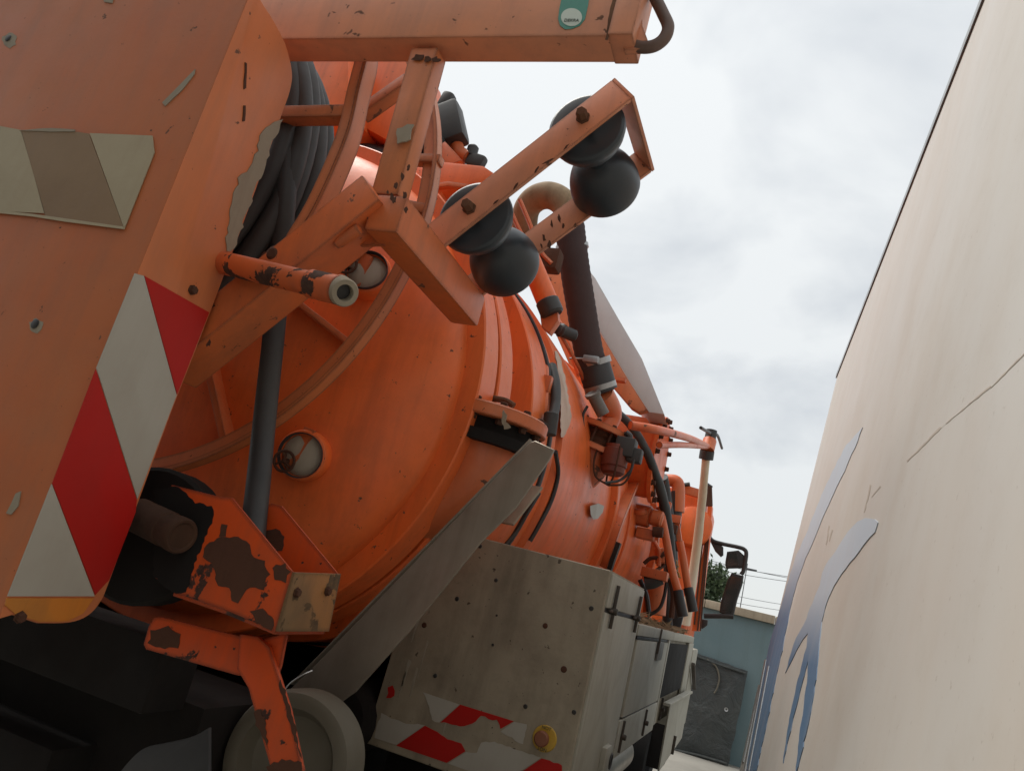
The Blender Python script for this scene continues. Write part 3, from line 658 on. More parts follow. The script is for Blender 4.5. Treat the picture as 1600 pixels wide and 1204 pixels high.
# roller frame
Yb1 = xt / -.574; Yb2 = xt / -.474
a1, a2 = V(678, 372, Y=Yb1), V(966, 146, Y=Yb1); b1, b2 = V(742, 447, Y=Yb2), V(1000, 257, Y=Yb2)
ext = (a2 - a1).normalized()
bm = B(); bar(bm, a1 - ext * .02, a2 + ext * .012, 0.014, .094, ext.cross(Vector((0, -1, 0))), .003); rf = P_('roller_frame', bm, m_beam)
extb = (b2 - b1).normalized()
bm = B(); bar(bm, b1 - extb * .03, b2 + extb * .012, 0.014, .094, extb.cross(Vector((0, -1, 0))), .003); P_('roller_bar', bm, m_beam, rf)
bm = B(); bar(bm, a2 + ext * .018 + Vector((0, -.006, 0)), b2 + extb * .018 + Vector((0, .006, 0)), 0.012, .094, ext.cross(Vector((0, -1, 0))), .003); P_('end_cap', bm, m_beam, rf)
for (bp_, dp) in (((735, 328), None), ((912, 187), None)):
    pr = V(*bp_, Y=Yb1); y0, y1 = Yb1 + .03, Yb2 - .02; Lh = y1 - y0
    R = .114; prof = [(0, 0), (R * .90, 0.0), (R * .97, .004), (R, .014)]
    h = Lh / 2
    for i in range(1, 13):
        a = i / 12 * math.pi / 2; prof.append((max(R * math.cos(a) ** .8, .03), .014 + (h - .014) * math.sin(a) * .98))
    prof2 = [(r_, Lh - t_) for r_, t_ in prof[::-1]]
    prof = [(0, 0), (R * .3, 0), (R * .6, 0), (R * .90, 0), (R * .93, .0012), (R * .985, .006), (R, .013), (R, .022), (R * .975, .030), (R * .93, .046), (R * .82, .070), (R * .64, .098), (R * .45, .122), (.034, h - .012), (.030, h)]
    o = Vector((pr.x, y0, pr.z)); bm = B(); lathe(bm, o, AX, prof + prof2[1:], 48); rl = P_('hose_roller', bm, m_roll, rf)
    bm = B(); hexbolt(bm, Vector((pr.x, Yb1 - .007, pr.z)), -AX, .0165, .034); cyl(bm, Vector((pr.x, Yb1 - .04, pr.z)), Vector((pr.x, Yb2 + .03, pr.z)), .010, 12); P_('axle_bolt', bm, m_rust2, rf)
rfk = random.Random(21)
def spots(pts, Y, parent, m=m_rust, r=4, tilt=0.0, asp=1.8):
    for a, c_ in pts:
        k = rfk.randint(8, 11); rot = tilt + rfk.uniform(-.3, .3); s_ = rfk.uniform(.6, 1.25); q = []
        for i in range(k):
            e = rfk.uniform(.55, 1.25); x = r * s_ * e * math.cos(i * 6.283 / k); y = r * s_ * asp * e * math.sin(i * 6.283 / k)
            q.append((a + x * math.cos(rot) - y * math.sin(rot), c_ + x * math.sin(rot) + y * math.cos(rot)))
        bm = B(); prism(bm, [V(x, y, Y=Y) for x, y in q], (0, .0012, 0)); P_('rust_spot', bm, m, parent, smooth=0)
spots([(862, 349), (874, 340), (850, 372), (880, 352), (858, 382), (846, 384)], Yb2 - .0080, rf, r=2.4, asp=2.6)
spots([(884, 230), (856, 252), (838, 266), (806, 290), (774, 316)], Yb1 - .0080, rf, r=2, tilt=.9, asp=5)
spots([(606, 300), (616, 312), (634, 327)], YJ - .09, atube, r=3.2)
spots([(618, 290), (628, 276), (632, 304), (638, 262), (612, 306)], YB + .0185, post, r=3.0)
spots([(668, 92), (654, 90), (680, 93)], YB + .0175, post, r=5, tilt=1.57)
spots([(545, 300), (330, 478), (315, 512), (326, 536)], YJ - .046, arm, r=5, tilt=.6)
# rusty socket pipe poking out of the cabinet
p0, p1 = V(338, 408, Y=1.50), V(545, 457, Y=1.44)
ax_ = (p1 - p0).normalized(); bm = B(); lathe(bm, p0 - ax_ * .02, ax_, [(0, 0), (.030, 0), (.030, (p1 - p0).length * .78), (.035, (p1 - p0).length * .785), (.035, (p1 - p0).length - .01), (.0, (p1 - p0).length - .01)], 28); sock = P_('socket_pipe', bm, m_flaky)
ed = (V(555, 470, Y=1.36) - p1).normalized(); ed = (ax_ * .80 + Vector((.10, -.50, -.30))).normalized()
pe = p1 - ax_ * .022
bm = B(); lathe(bm, pe - ed * .02, ed, [(.035, 0), (.034, .040), (.031, .046), (.020, .046), (.019, .042), (.019, .0)], 28); P_('socket_end', bm, m_bare, sock)
bm = B(); lathe(bm, pe + ed * .004, ed, [(0, 0), (.018, 0)], 20); P_('socket_bore', bm, m_blk, sock)

# --- rusty channel bracket, lower left
YL1 = 1.60; XL = -.64 * YL1
rearp = L([(268, 757), (345, 776), (362, 777), (457, 893), (430, 985), (350, 952), (272, 925), (240, 900)], Y=YL1)
bm = B(); prism(bm, rearp, (0, .008, 0), .0015); chan = P_('channel_bracket', bm, m_rusty, truck, 'rusty orange channel bracket')
YL2 = XL / -.568
frp = L([(424, 786), (440, 790), (527, 895), (508, 985), (430, 960), (380, 800)], Y=YL2)
bm = B(); prism(bm, frp, (0, .008, 0), .0015); P_('front_plate', bm, m_rusty, chan)
e1, e2 = rearp[3], rearp[4]; f1, f2 = frp[2], frp[3]
bm = B(); prism(bm, [e1 + Vector((0, -.0005, 0)), f1 + Vector((0, .0085, 0)), f2 + Vector((0, .0085, 0)), e2 + Vector((0, -.0005, 0))], (.007, 0, 0), .0015); P_('end_plate', bm, m_mustard, chan)
bm = B(); prism(bm, [rearp[4], rearp[5], rearp[6], rearp[6] + Vector((0, .18, 0)), f2], (0, 0, -.008)); P_('bottom_plate', bm, m_rusty, chan)
def flake(pts, Y, seed, parent, m=m_rust, name='rust_patch', off=.0012):
    bm = B(); prism(bm, [V(a, c_, Y=Y - off) for a, c_ in jag(pts, 2.2, 6, seed)], (0, .001, 0)); return P_(name, bm, m, parent, smooth=0)
flake([(345, 838), (372, 838), (390, 850), (396, 872), (412, 876), (420, 896), (412, 922), (398, 915), (383, 920), (372, 940), (362, 938), (358, 918), (340, 915), (330, 880), (318, 870), (322, 850)], YL1, 11, chan)
flake([(346, 818), (356, 820), (352, 836), (344, 838)], YL1, 12, chan)
flake([(240, 762), (280, 760), (305, 785), (330, 790), (335, 805), (315, 850), (305, 880), (290, 925), (268, 925), (240, 900)], YL1, 14, chan, m_dark)
flake([(425, 885), (445, 880), (452, 892), (446, 912), (430, 905)], YL1, 15, chan)
flake([(390, 955), (410, 950), (428, 968), (424, 984), (400, 972)], YL1, 16, chan)
flake([(415, 828), (432, 824), (445, 838), (440, 858), (424, 862), (412, 850)], YL2, 17, chan)
for (a, c_) in ((463, 925), (511, 923)):
    pb = V(a, c_, X=XL + .007); bm = B(); hexbolt(bm, pb, Vector((1, 0, 0)), .010, .010); P_('bolt', bm, m_rust, chan)
# pipe stub in dark hub
pst = V(285, 838, Y=1.56); bm = B(); lathe(bm, pst, Vector((-1, .25, .10)), [(0, .004), (.030, .004), (.034, 0), (.040, 0), (.044, .006), (.044, .03), (.041, .034), (.041, .06), (.044, .064), (.044, .20), (0, .20)], 28); P_('rusty_stub', bm, m_stub)
bm = B(); lathe(bm, V(225, 835, Y=1.66), Vector((.25, -1, 0)), [(0, 0), (.17, 0), (.18, -.01), (.18, -.1), (0, -.1)], 36); P_('hub_plate', bm, m_dark)
# lower arm bracket
YA = 1.68
bm = B(); prism(bm, L([(232, 978), (240, 965), (252, 963), (382, 995), (384, 1052), (372, 1055), (228, 1014), (224, 1006)], Y=YA), (0, .010, 0), .002); larm = P_('lower_arm', bm, m_rusty, truck, 'bright orange flaking lower arm')
bm = B(); prism(bm, L([(374, 990), (402, 994), (420, 1010), (436, 1060), (452, 1110), (472, 1204), (424, 1204), (400, 1120), (388, 1075), (370, 1045)], Y=YA - .012), (0, .016, 0), .003); P_('leg_plate', bm, m_rusty, larm)
bm = B(); prism(bm, L([(405, 1000), (448, 988), (438, 1040), (430, 1062), (418, 1020)], Y=YA + .003), (0, .010, 0), .002); P_('corner_gusset', bm, m_rusty, larm)
flake([(235, 985), (262, 978), (282, 990), (278, 1010), (250, 1012), (232, 1004)], YA, 21, larm)
flake([(396, 1110), (408, 1108), (414, 1130), (420, 1170), (408, 1150), (398, 1125)], YA - .012, 22, larm)
flake([(440, 1060), (448, 1090), (462, 1140), (470, 1185), (458, 1150), (446, 1105), (436, 1068)], YA - .012, 23, larm)
flake([(415, 1196), (440, 1186), (472, 1190), (474, 1215), (420, 1215)], YA - .012, 24, larm)
# round beige cap
pc = V(443, 1192, Y=2.05); cax = Vector((.12, -1, .05)); sc = 2.22 / F_PX * 103
bm = B(); lathe(bm, pc, cax, [(0, -.055), (sc * .55, -.055), (sc * .62, -.05), (sc * .68, -.03), (sc * .74, -.004), (sc * .86, .002), (sc * .95, -.004), (sc, -.025), (sc, -.12), (0, -.12)], 64)
P_('round_end_cap', bm, m_cap)
# grey tray
YT = 2.36
tr = L([(828, 692), (840, 688), (865, 703), (858, 716), (803, 795), (752, 846), (640, 985), (560, 1075), (505, 1115), (440, 1092), (486, 1045)], Y=YT)
trn = [tr[0], tr[2] + Vector((0, .05, 0)), tr[5] + Vector((0, .05, 0)), tr[6] + Vector((0, .05, 0)), tr[7] + Vector((0, .05, 0)), tr[8] + Vector((0, .05, 0)), tr[9], tr[10]]
bm = B(); prism(bm, L([(826, 692), (836, 688), (866, 702), (858, 718), (805, 794), (752, 846), (640, 985), (555, 1080), (500, 1120), (438, 1090), (486, 1045)], Y=YT), (0, .012, 0), .004, 3); tray = P_('folding_tray', bm, m_tray, truck, 'grey metal tray slanting beside the tank')
bm = B(); bar(bm, V(832, 689, Y=YT + .03), V(462, 1068, Y=YT + .03), .006, .055, AX, .001); P_('tray_lip', bm, m_tray, tray)
bm = B(); tube(bm, [V(436, 1090, Y=2.0), V(452, 1068, Y=2.0), V(472, 1054, Y=2.0), V(488, 1047, Y=2.02)], .0018, 6); P_('cable_end', bm, m_steel)

# --- lockers on the right-hand side
LX = -.572; LY = 3.03; LZ0, LZ1 = 1.085, 1.959
base = [Vector((-1.391, LY, LZ0)), Vector((-1.38, LY, 1.468)), Vector((-1.115, LY, 1.966)), Vector((LX, LY, LZ1)), Vector((LX, LY, LZ0))]
bm = B(); prism(bm, base, (0, .975, 0), .008, 3); lock = P_('rear_locker', bm, m_lock, truck, 'dirty grey locker with torn red-white tape')
def lfilm(pts, m, name, seed, off=.002, keep=(), label=None):
    bm = B(); prism(bm, [V(a, c_, Y=LY - off) for a, c_ in jag(pts, 1.6, 6, seed, keep)], (0, .0016, 0)); return P_(name, bm, m, lock, label, smooth=0)
lfilm([(661, 1081), (718, 1100), (686, 1128), (674, 1124), (671, 1104)], m_white, 'torn_tape', 1, keep=(0, 1))
lfilm([(719, 1100), (803, 1126), (782, 1138), (776, 1125), (752, 1118), (738, 1130), (725, 1134), (688, 1128)], m_red, 'torn_tape', 2, keep=(0, 1, 7))
lfilm([(803, 1127), (823, 1131), (817, 1162), (782, 1142)], m_white, 'torn_tape', 3, keep=(0, 3))
lfilm([(595, 1114), (610, 1122), (628, 1128), (664, 1132), (619, 1163), (585, 1152)], m_white, 'torn_tape', 4, keep=(3, 4))
lfilm([(664, 1133), (684, 1142), (705, 1157), (722, 1160), (727, 1173), (698, 1191), (619, 1164)], m_red, 'torn_tape', 5, keep=(4, 5, 6))
lfilm([(728, 1174), (744, 1175), (752, 1160), (772, 1158), (845, 1183), (817, 1202), (770, 1217), (700, 1192)], m_white, 'torn_tape', 6, keep=(4, 5, 6, 7))
lfilm([(846, 1184), (878, 1195), (876, 1225), (790, 1222), (818, 1203)], m_red, 'torn_tape', 7, keep=(3, 4))
lfilm([(606, 1074), (615, 1070), (616, 1087), (604, 1090)], m_red, 'torn_tape', 8)
for x, y, r_ in ((775, 906, .013), (714, 935, .015), (852, 977, .017), (881, 1045, .02), (663, 976, .018), (770, 1007, .009), (680, 1055, .014), (821, 1103, .014), (897, 1112, .014), (924, 950, .015), (637, 979, .012), (750, 853, .014), (776, 961, .007)):
    p = V(x, y, Y=LY); r_ *= .62; bm = B()
    lathe(bm, p, Vector((0, -1, 0)), [(0, .0035), (r_ * .75, .003), (r_, .0004)], 16); P_('rivet_hole', bm, m_blk if r_ < .0098 else m_rust, lock)
m_scr = paint('light_scratch', (.34, .31, .24), .7, dirt=.3)
for a, c_, wd in (((654, 966), (642, 1003), 1.4), ((640, 1030), (628, 1072), 2.2), ((652, 1042), (640, 1088), 1.6), ((634, 1048), (622, 1090), 1.2), ((668, 1000), (652, 1060), 1.0), ((700, 1120), (690, 1150), 1.0)):
    q = jag([(a[0] - wd, a[1]), (a[0] + wd, a[1] + 2), (c_[0] + wd * .5, c_[1]), (c_[0] - wd * .5, c_[1] - 1)], .5, 6, a[0]); bm = B(); prism(bm, [V(x, y, Y=LY - .0012) for x, y in q], (0, .0009, 0)); P_('scratch', bm, m_scr, lock, smooth=0)
# emergency stop button with its yellow disc
pb = V(851, 1153, Y=LY); bm = B(); lathe(bm, pb, Vector((0, -1, 0)), [(0, .005), (.044, .005), (.047, .002), (.047, 0)], 36); eb = P_('emergency_stop', bm, m_ybut, lock)
bm = B(); lathe(bm, pb + Vector((-.006, -.004, .0)), Vector((.03, -1, 0)), [(.023, 0), (.023, .012), (.028, .017), (.028, .028), (.023, .035), (0, .037)], 28); P_('push_button', bm, m_rbut, eb)
X1, Z1 = Vector((1, 0, 0)), Vector((0, 0, 1))
text('NOT', .017, m_ink, pb + Vector((0, -.0058, .0365)), X1, Z1, eb); text('NOT', .017, m_ink, pb + Vector((0, -.0058, -.0365)), -X1, -Z1, eb)
# locker side: lighter sheet, lid strip, latches
def side_box(y0, y1, z0, z1, th, m, name, parent, label=None, bev=.004, x=LX):
    bm = B(); box(bm, (x - .01, y0, z0), (x + th, y1, z1), bev); return P_(name, bm, m, parent, label)
side_box(3.06, 3.98, 1.11, 1.80, .008, m_lockw, 'side_door', lock)
side_box(3.06, 3.98, 1.82, 1.95, .008, m_lockw, 'lid_strip', lock)
side_box(3.07, 3.97, 1.801, 1.819, .001, m_blk, 'lid_gap', lock)
for yy in (3.17, 3.83):
    bm = B(); bar(bm, Vector((LX + .018, yy, 1.745)), Vector((LX + .018, yy, 1.915)), .014, .012, None, .002); cyl(bm, Vector((LX, yy, 1.812)), Vector((LX + .034, yy, 1.812)), .014, 12); bar(bm, Vector((LX + .014, yy - .07, 1.812)), Vector((LX + .014, yy + .02, 1.812)), .010, .010, None, .002); P_('latch', bm, m_latch, lock)
pk = V(938, 1190, X=LX)
bm = B(); box(bm, (LX, pk.y - .08, pk.z - .07), (LX + .03, pk.y + .06, pk.z + .075), .007); P_('step_bracket', bm, m_lockw, lock)
bm = B(); tube(bm, [Vector((LX + .04, pk.y + .026 + .026 * math.cos(a), pk.z + .013 + .032 * math.sin(a))) for a in [i * math.pi / 6 for i in range(12)]], .004, 8, closed=True); P_('pull_ring', bm, m_blk, lock)
# second locker further forward
L2Y0, L2Y1, L2Z = 4.08, 7.85, 1.79
bm = B(); box(bm, (-1.15, L2Y0 - .06, 1.15), (LX - .02, L2Y1, L2Z), .008); lock2 = P_('front_locker', bm, m_lock, truck, 'long grey locker ahead of the first, one compartment open')
side_box(4.09, 5.56, 1.335, 1.71, .006, m_lockw, 'locker_door', lock2)
side_box(4.03, 7.74, 1.732, L2Z - .003, .008, m_lockw, 'top_rail', lock2)
side_box(4.09, 5.53, 1.713, 1.729, .001, m_blk, 'door_gap', lock2)
side_box(4.03, 5.56, 1.15, 1.325, .008, m_lockw, 'lower_rail', lock2)
ph = V(1032, 1010, X=LX + .012); bm = B(); box(bm, (LX, ph.y - .14, ph.z - .08), (LX + .022, ph.y + .11, ph.z + .03), .008); P_('door_handle', bm, m_cast, lock2)
bm = B(); bar(bm, Vector((LX + .018, 4.93, 1.645)), Vector((LX + .018, 4.93, 1.79)), .012, .012, None, .002); P_('latch', bm, m_latch, lock2)
for (a, c_) in ((971, 1150), (1007, 1128), (1033, 1107)):
    p = V(a, c_, X=LX + .012); bm = B(); bar(bm, p + Vector((0, 0, -.075)), p + Vector((0, 0, .075)), .016, .012, None, .002); cyl(bm, p, p + Vector((.024, 0, 0)), .014, 12); P_('latch', bm, m_latch, lock2)
side_box(4.16, 5.52, 1.327, 1.334, .002, m_blk, 'hinge_gap', lock2)
side_box(5.66, 7.28, 1.34, 1.71, .001, m_dark, 'compartment_shade', lock2, 'dark sheet standing for the shaded open compartment')  # flat dark sheet paints the shade inside; the locker body is solid
side_box(5.57, 5.64, 1.18, 1.73, .009, m_lockw, 'frame_post', lock2); side_box(7.30, 7.80, 1.18, 1.73, .009, m_lockw, 'frame_post', lock2)
bm = B(); fl = L([(1046, 1092), (1076, 1078), (1063, 1152), (1027, 1204)], X=LX + .04); prism(bm, fl, (.013, 0, 0), .004); P_('dropped_flap', bm, m_lockw, lock2, 'drop-down flap hanging open')
bm = B(); bar(bm, V(1042, 1100, X=LX + .06), V(1078, 1080, X=LX + .06), .05, .02); P_('flap_lip', bm, m_lockw, lock2)
p = V(1052, 1163, X=LX + .06); bm = B(); bar(bm, p + Vector((0, 0, -.07)), p + Vector((0, 0, .07)), .03, .02); P_('latch', bm, m_latch, lock2)
bm = B(); box(bm, (LX - .4, 7.9, .95), (LX + .012, 8.5, 1.68), .02); P_('front_step_box', bm, m_lockw, truck)
bm = B(); bar(bm, V(1083, 1037, X=LX + .04), V(1085, 1075, X=LX + .04), .035, .03); P_('step_handle', bm, m_latch)
# exhaust/pipe under the lockers
bm = B(); cyl(bm, Vector((-.74, 3.25, .97)), Vector((-.74, 5.4, .99)), .11, 28, .02); P_('under_pipe', bm, m_tray)

# --- suction valves on the tank side
def valve_port(c, n, R, th):
    bm = B(); lathe(bm, c, n, [(R * .55, -th), (R, -th), (R, -.004), (R - .006, 0), (R * .55, 0)], 48); return bm
nv = Vector((.04, -.02, 1)).normalized()
v1 = V(772, 645, Y=2.66); R1 = .215
bm = B(); lathe(bm, v1, nv, [(0, -.05), (R1 - .004, -.05), (R1, -.046), (R1, -.006), (R1 - .006, 0), (0, .0)], 56); vp1 = P_('suction_flange', bm, m_or)
bm = B(); lathe(bm, v1 - nv * .10, nv, [(0, -.04), (R1 * .95, -.04), (R1 * .95, 0), (R1 * .8, .0), (R1 * .8, .05), (0, .05)], 56); P_('lower_flange', bm, m_dark, vp1)
a_, u_, w_ = frame(nv)
for i in range(12):
    an = i * math.pi / 6; q = v1 + (u_ * math.cos(an) + w_ * math.sin(an)) * R1 * .88
    bm = B(); hexbolt(bm, q, nv, .014, .014); hexbolt(bm, q - nv * .05, -nv, .014, .02); P_('bolt', bm, m_rust, vp1)
bm = B(); tube(bm, [v1 - nv * .12, v1 - nv * .28, v1 - nv * .36 + Vector((-.12, 0, 0)), v1 - nv * .42 + Vector((-.3, 0, 0))], .15, 24); P_('elbow_pipe', bm, m_or, vp1)
bm = B(); prism(bm, [v1 + nv * .004 + u_ * x + w_ * y for x, y in [(.10, -.19), (.19, -.10), (.16, .05), (.06, -.02)]], nv * .02, .003); P_('hinge_plate', bm, m_blk, vp1)
bm = B(); tube(bm, [V(770, 622, Y=2.62), V(790, 626, Y=2.62), V(803, 634, Y=2.62)], .012, 8); P_('pin', bm, m_rust2, vp1)
bm = B(); prism(bm, [V(a, c_, Y=v1.y - R1 * 1.01) for a, c_ in jag([(786, 640), (792, 648), (790, 658), (798, 668), (788, 670), (783, 658)], 1, 4, 3)], (0, .004, 0)); P_('bare_patch', bm, m_bare, vp1, smooth=0)
# second valve: two flanges, body, upper stub
v2 = V(944, 668, Y=4.30); R2 = .175
nv2 = Vector((.20, -.02, 1)).normalized(); a_, u_, w_ = frame(nv2)
bm = B(); lathe(bm, v2, nv2, [(.08, -.032), (R2, -.032), (R2, 0), (.08, 0)], 48); vp2 = P_('gate_valve', bm, m_or)
bm = B(); lathe(bm, v2 - nv2 * .125, nv2, [(.08, -.032), (R2, -.032), (R2, 0), (.08, 0)], 48); P_('lower_flange', bm, m_or, vp2)
bm = B(); lathe(bm, v2 - nv2 * .125, nv2, [(.12, 0), (.13, .03), (.11, .05), (.13, .07), (.12, .09)], 32); P_('valve_body', bm, m_rust, vp2)
for i in range(10):
    an = i * math.pi / 5; q = v2 + (u_ * math.cos(an) + w_ * math.sin(an)) * R2 * .86
    bm = B(); hexbolt(bm, q, nv2, .013, .014); cyl(bm, q - nv2 * .15, q, .008, 8); hexbolt(bm, q - nv2 * .155, -nv2, .013, .015); P_('bolt', bm, m_rust, vp2)
bm = B(); tube(bm, [v2 - nv2 * .15, v2 - nv2 * .25 + Vector((-.02, 0, 0)), v2 - nv2 * .36 + Vector((-.10, 0, 0)), v2 - nv2 * .42 + Vector((-.3, 0, 0))], .13, 28); P_('elbow_pipe', bm, m_or, vp2)
hz0, hz1 = V(940, 612, Y=4.12), V(888, 350, Y=3.75)
bm = B(); tube(bm, [v2, v2 + nv2 * .1, hz0], .065, 24); P_('riser', bm, m_or, vp2)
bm = B(); pcpl = V(932, 628, Y=4.0); cyl(bm, pcpl + Vector((-.02, -.03, .03)), pcpl + Vector((.05, .02, -.06)), .036, 20); lathe(bm, pcpl + Vector((-.02, -.03, .03)), Vector((-.3, -.4, .5)), [(.042, -.01), (.046, .01), (.03, .016), (.02, .006), (0, .006)], 20); P_('bayonet_coupling', bm, m_cast, vp2)
bm = B(); tube(bm, [V(918, 634, Y=4.0), V(911, 648, Y=4.0), V(911, 668, Y=4.02), V(908, 690, Y=4.05)], .008, 8); P_('coupling_lever', bm, m_blk, vp2)
# big suction sleeve to the tank top
def seg(p0, p1, k): return [p0.lerp(p1, i / k) for i in range(k + 1)]
body = spline([V(890, 352, Y=3.72), V(897, 410, Y=3.78), V(908, 480, Y=3.92), V(920, 550, Y=4.05), V(938, 614, Y=4.15)], 13)
bm = B(); tube(bm, body, .083, 28, 1, ripple=.0024); sl = P_('suction_hose', bm, m_sleeve, truck, 'thick brown-black sleeved suction hose')
def band(parent, px, py, Y, d, R, wd, m, name='hose_clamp'):
    c = V(px, py, Y=Y); bm = B(); lathe(bm, c, d, [(R - .004, -wd / 2), (R, -wd / 2), (R, wd / 2), (R - .004, wd / 2)], 36); return P_(name, bm, m, parent)
dd = body[-1] - body[-8]
band(sl, 894, 386, 3.765, body[6] - body[0], .0925, .022, m_steel); band(sl, 930, 566, 4.08, dd, .0925, .034, m_steel); band(sl, 938, 604, 4.13, dd, .094, .03, m_steel); band(sl, 935, 590, 4.11, dd, .0895, .16, m_rub, 'hose_cuff')
pcl = V(925, 562, Y=3.98); bm = B(); box(bm, pcl + Vector((-.05, -.02, -.02)), pcl + Vector((.04, .02, .02)), .006); tube(bm, [pcl + Vector((-.13, 0, -.01)), pcl + Vector((-.05, 0, 0))], .006, 8, 1); P_('clamp_bolt', bm, m_steel, sl)
# dusty duct arching over the tank top
bm = B(); tube(bm, [V(818, 372, Y=3.9), V(822, 330, Y=3.8), V(838, 310, Y=3.75), V(862, 306, Y=3.72), V(884, 322, Y=3.7), V(890, 354, Y=3.72)], .078, 24, 8); P_('duct_elbow', bm, m_duct)
# red-brown sight bulb with wires and grey sensor boxes
c = V(957, 728, Y=4.2); bm = B(); lathe(bm, c + Vector((0, 0, .10)), Vector((.05, 0, -1)), [(0, -.02), (.062, -.02), (.062, .0), (.074, .005), (.074, .10), (.066, .105), (.066, .135), (.05, .15), (0, .15)], 32); bulb = P_('sight_bowl', bm, m_sight)
for k in range(4):
    an = k * 1.57 + .4; bm = B(); tube(bm, [c + Vector((.10 * math.cos(an), .10 * math.sin(an), .10)), c + Vector((.108 * math.cos(an), .108 * math.sin(an), 0)), c + Vector((.08 * math.cos(an), .08 * math.sin(an), -.08)), c + Vector((0, 0, -.11))], .006, 6); P_('wire_cage', bm, m_rust, bulb)
for a, c_, s in ((978, 700, .055), (992, 712, .04)):
    p = V(a, c_, Y=4.2); bm = B(); box(bm, p - Vector((s, s, s)), p + Vector((s, s, s)), .012); P_('sensor_box', bm, m_hose)
bm = B(); tube(bm, [V(978, 676, Y=4.2), V(984, 682, Y=4.2), V(983, 696, Y=4.2)], .018, 10); P_('cable_gland', bm, m_blk)
bm = B(); tube(bm, [V(990, 718, Y=4.1), V(985, 735, Y=4.1), V(968, 750, Y=4.1), V(945, 754, Y=4.05)], .008, 8); P_('sensor_cable', bm, m_blk)
# thick vertical hoses and cords down the tank side
bm = B(); tube(bm, [V(862, 572, Y=3.42), V(868, 600, Y=3.36), V(868, 630, Y=3.30), V(862, 660, Y=3.22)], .024, 14); P_('vent_hose', bm, m_hose)
bm = B(); p = V(858, 662, Y=3.2); cyl(bm, p + Vector((0, 0, .05)), p + Vector((.01, 0, -.05)), .034, 16); P_('hose_fitting', bm, m_hose)
for k, pts in enumerate(([(852, 560), (858, 600), (858, 640), (855, 668)], [(850, 545), (854, 580), (853, 620), (850, 665)])):
    bm = B(); tube(bm, [on_tank(a, c_, 1.06) for a, c_ in pts], .012, 10); P_('side_pipe', bm, m_or)
p = V(853, 600, Y=3.28); bm = B(); box(bm, p - Vector((.025, .02, .04)), p + Vector((.025, .02, .04)), .004); P_('pipe_clip', bm, m_or)
bm = B(); tube(bm, [on_tank(a, c_, 1.04) for a, c_ in ((846, 535), (856, 575), (866, 620))], .010, 8); P_('side_pipe', bm, m_or)
bm = B(); tube(bm, [on_tank(a, c_, 1.10) for a, c_ in ((868, 705), (872, 740), (862, 780), (845, 815), (828, 845))], .011, 8); P_('control_cable', bm, m_blk)
bm = B(); tube(bm, [on_tank(a, c_, 1.10) for a, c_ in ((843, 770), (825, 800), (808, 828), (790, 850))], .008, 8); P_('control_cable', bm, m_blk)
p = on_tank(805, 805, 1.05); bm = B(); bar(bm, on_tank(838, 760, 1.10), on_tank(792, 818, 1.10), .07, .012, None, .004); P_('maker_plate', bm, m_bare)
# bleached patch of paint on the tank
bm = B(); rows = []; rnd = random.Random(4)
for k in range(26):
    y_ = 548 + k * 5.4; f = k / 25
    xl_ = 867 + 9 * math.sin(f * 2.4) + rnd.uniform(-1, 1) * .8 + (4 * (f - .8) * 5 if f > .8 else 0)
    xr_ = 871 + 27 * f ** .7 - (18 * ((f - .7) / .3) ** 2 if f > .7 else 0) + rnd.uniform(-1, 1) * 1.2
    rows.append([bm.verts.new(on_tank(xl_ + (max(xr_, xl_ + 1) - xl_) * c_ / 6, y_, 1.0935)) for c_ in range(7)])
for A, C in zip(rows, rows[1:]):
    for c_ in range(6): bm.faces.new((A[c_], A[c_ + 1], C[c_ + 1], C[c_]))
P_('bleached_patch', bm, m_bleach, tank, smooth=80)
q = [(922, 790), (935, 786), (944, 790), (942, 800), (934, 810), (927, 811), (923, 804)]; bm = B(); bm.faces.new([bm.verts.new(on_tank(a, c_, 1.112)) for a, c_ in q]); P_('round_sticker', bm, m_white, tank, smooth=0)
# strap over the tank with dark lower end
st_pts = [on_tank(a, c_, 1.13) for a, c_ in ((994, 742), (978, 776), (964, 808), (952, 842), (942, 870), (938, 884))]
bm = B(); rail(bm, spline(st_pts, 5), .10, .05, AX); P_('tank_strap', bm, m_or, tank)
bm = B(); rail(bm, [p + Vector((.02, 0, 0)) for p in st_pts[3:]], .12, .05, AX); P_('strap_end', bm, m_blk, tank)
# --- tank top: pedestal, machinery, bracket, orange cylinder, cover panels
YP = 2.95
def Pz(pts, Y, d, m, name, bev=.01, label=None, parent=truck):
    bm = B(); prism(bm, L(pts, Y=Y), (0, d, 0), bev); return P_(name, bm, m, parent, label)
ped = Pz([(440, 60), (545, 60), (545, 170), (505, 200), (520, 300), (440, 300)], YP, .5, m_tank, 'boom_pedestal', .03)
Pz([(548, 60), (640, 60), (660, 200), (640, 240), (560, 195)], YP + .2, .5, m_tank, 'pedestal_side', .03, parent=ped)
bm = B(); p = V(602, 255, Y=3.25); cyl(bm, p + Vector((-.45, 0, 0)), p + Vector((.42, .1, 0)), .12, 24, .02); P_('slew_motor', bm, m_blk, ped)
Pz([(585, 300), (640, 255), (668, 262), (676, 250), (755, 258), (770, 268), (768, 285), (690, 300), (660, 360), (600, 370)], 2.72, .30, m_tank, 'boom_bracket', .015)
Pz([(636, 292), (700, 283), (766, 292), (764, 298), (700, 290), (636, 300)], 2.70, .34, m_or, 'bracket_rib', .003)
bm = B(); p = V(706, 195, Y=3.1); bar(bm, V(700, 168, Y=3.1), V(712, 224, Y=3.1), .13, .12, AX, .025); mot = P_('hydraulic_motor', bm, m_blk, ped)
bm = B(); bar(bm, V(690, 158, Y=3.1), V(706, 162, Y=3.1), .10, .07, AX, .02); P_('motor_cap', bm, m_blk, ped)
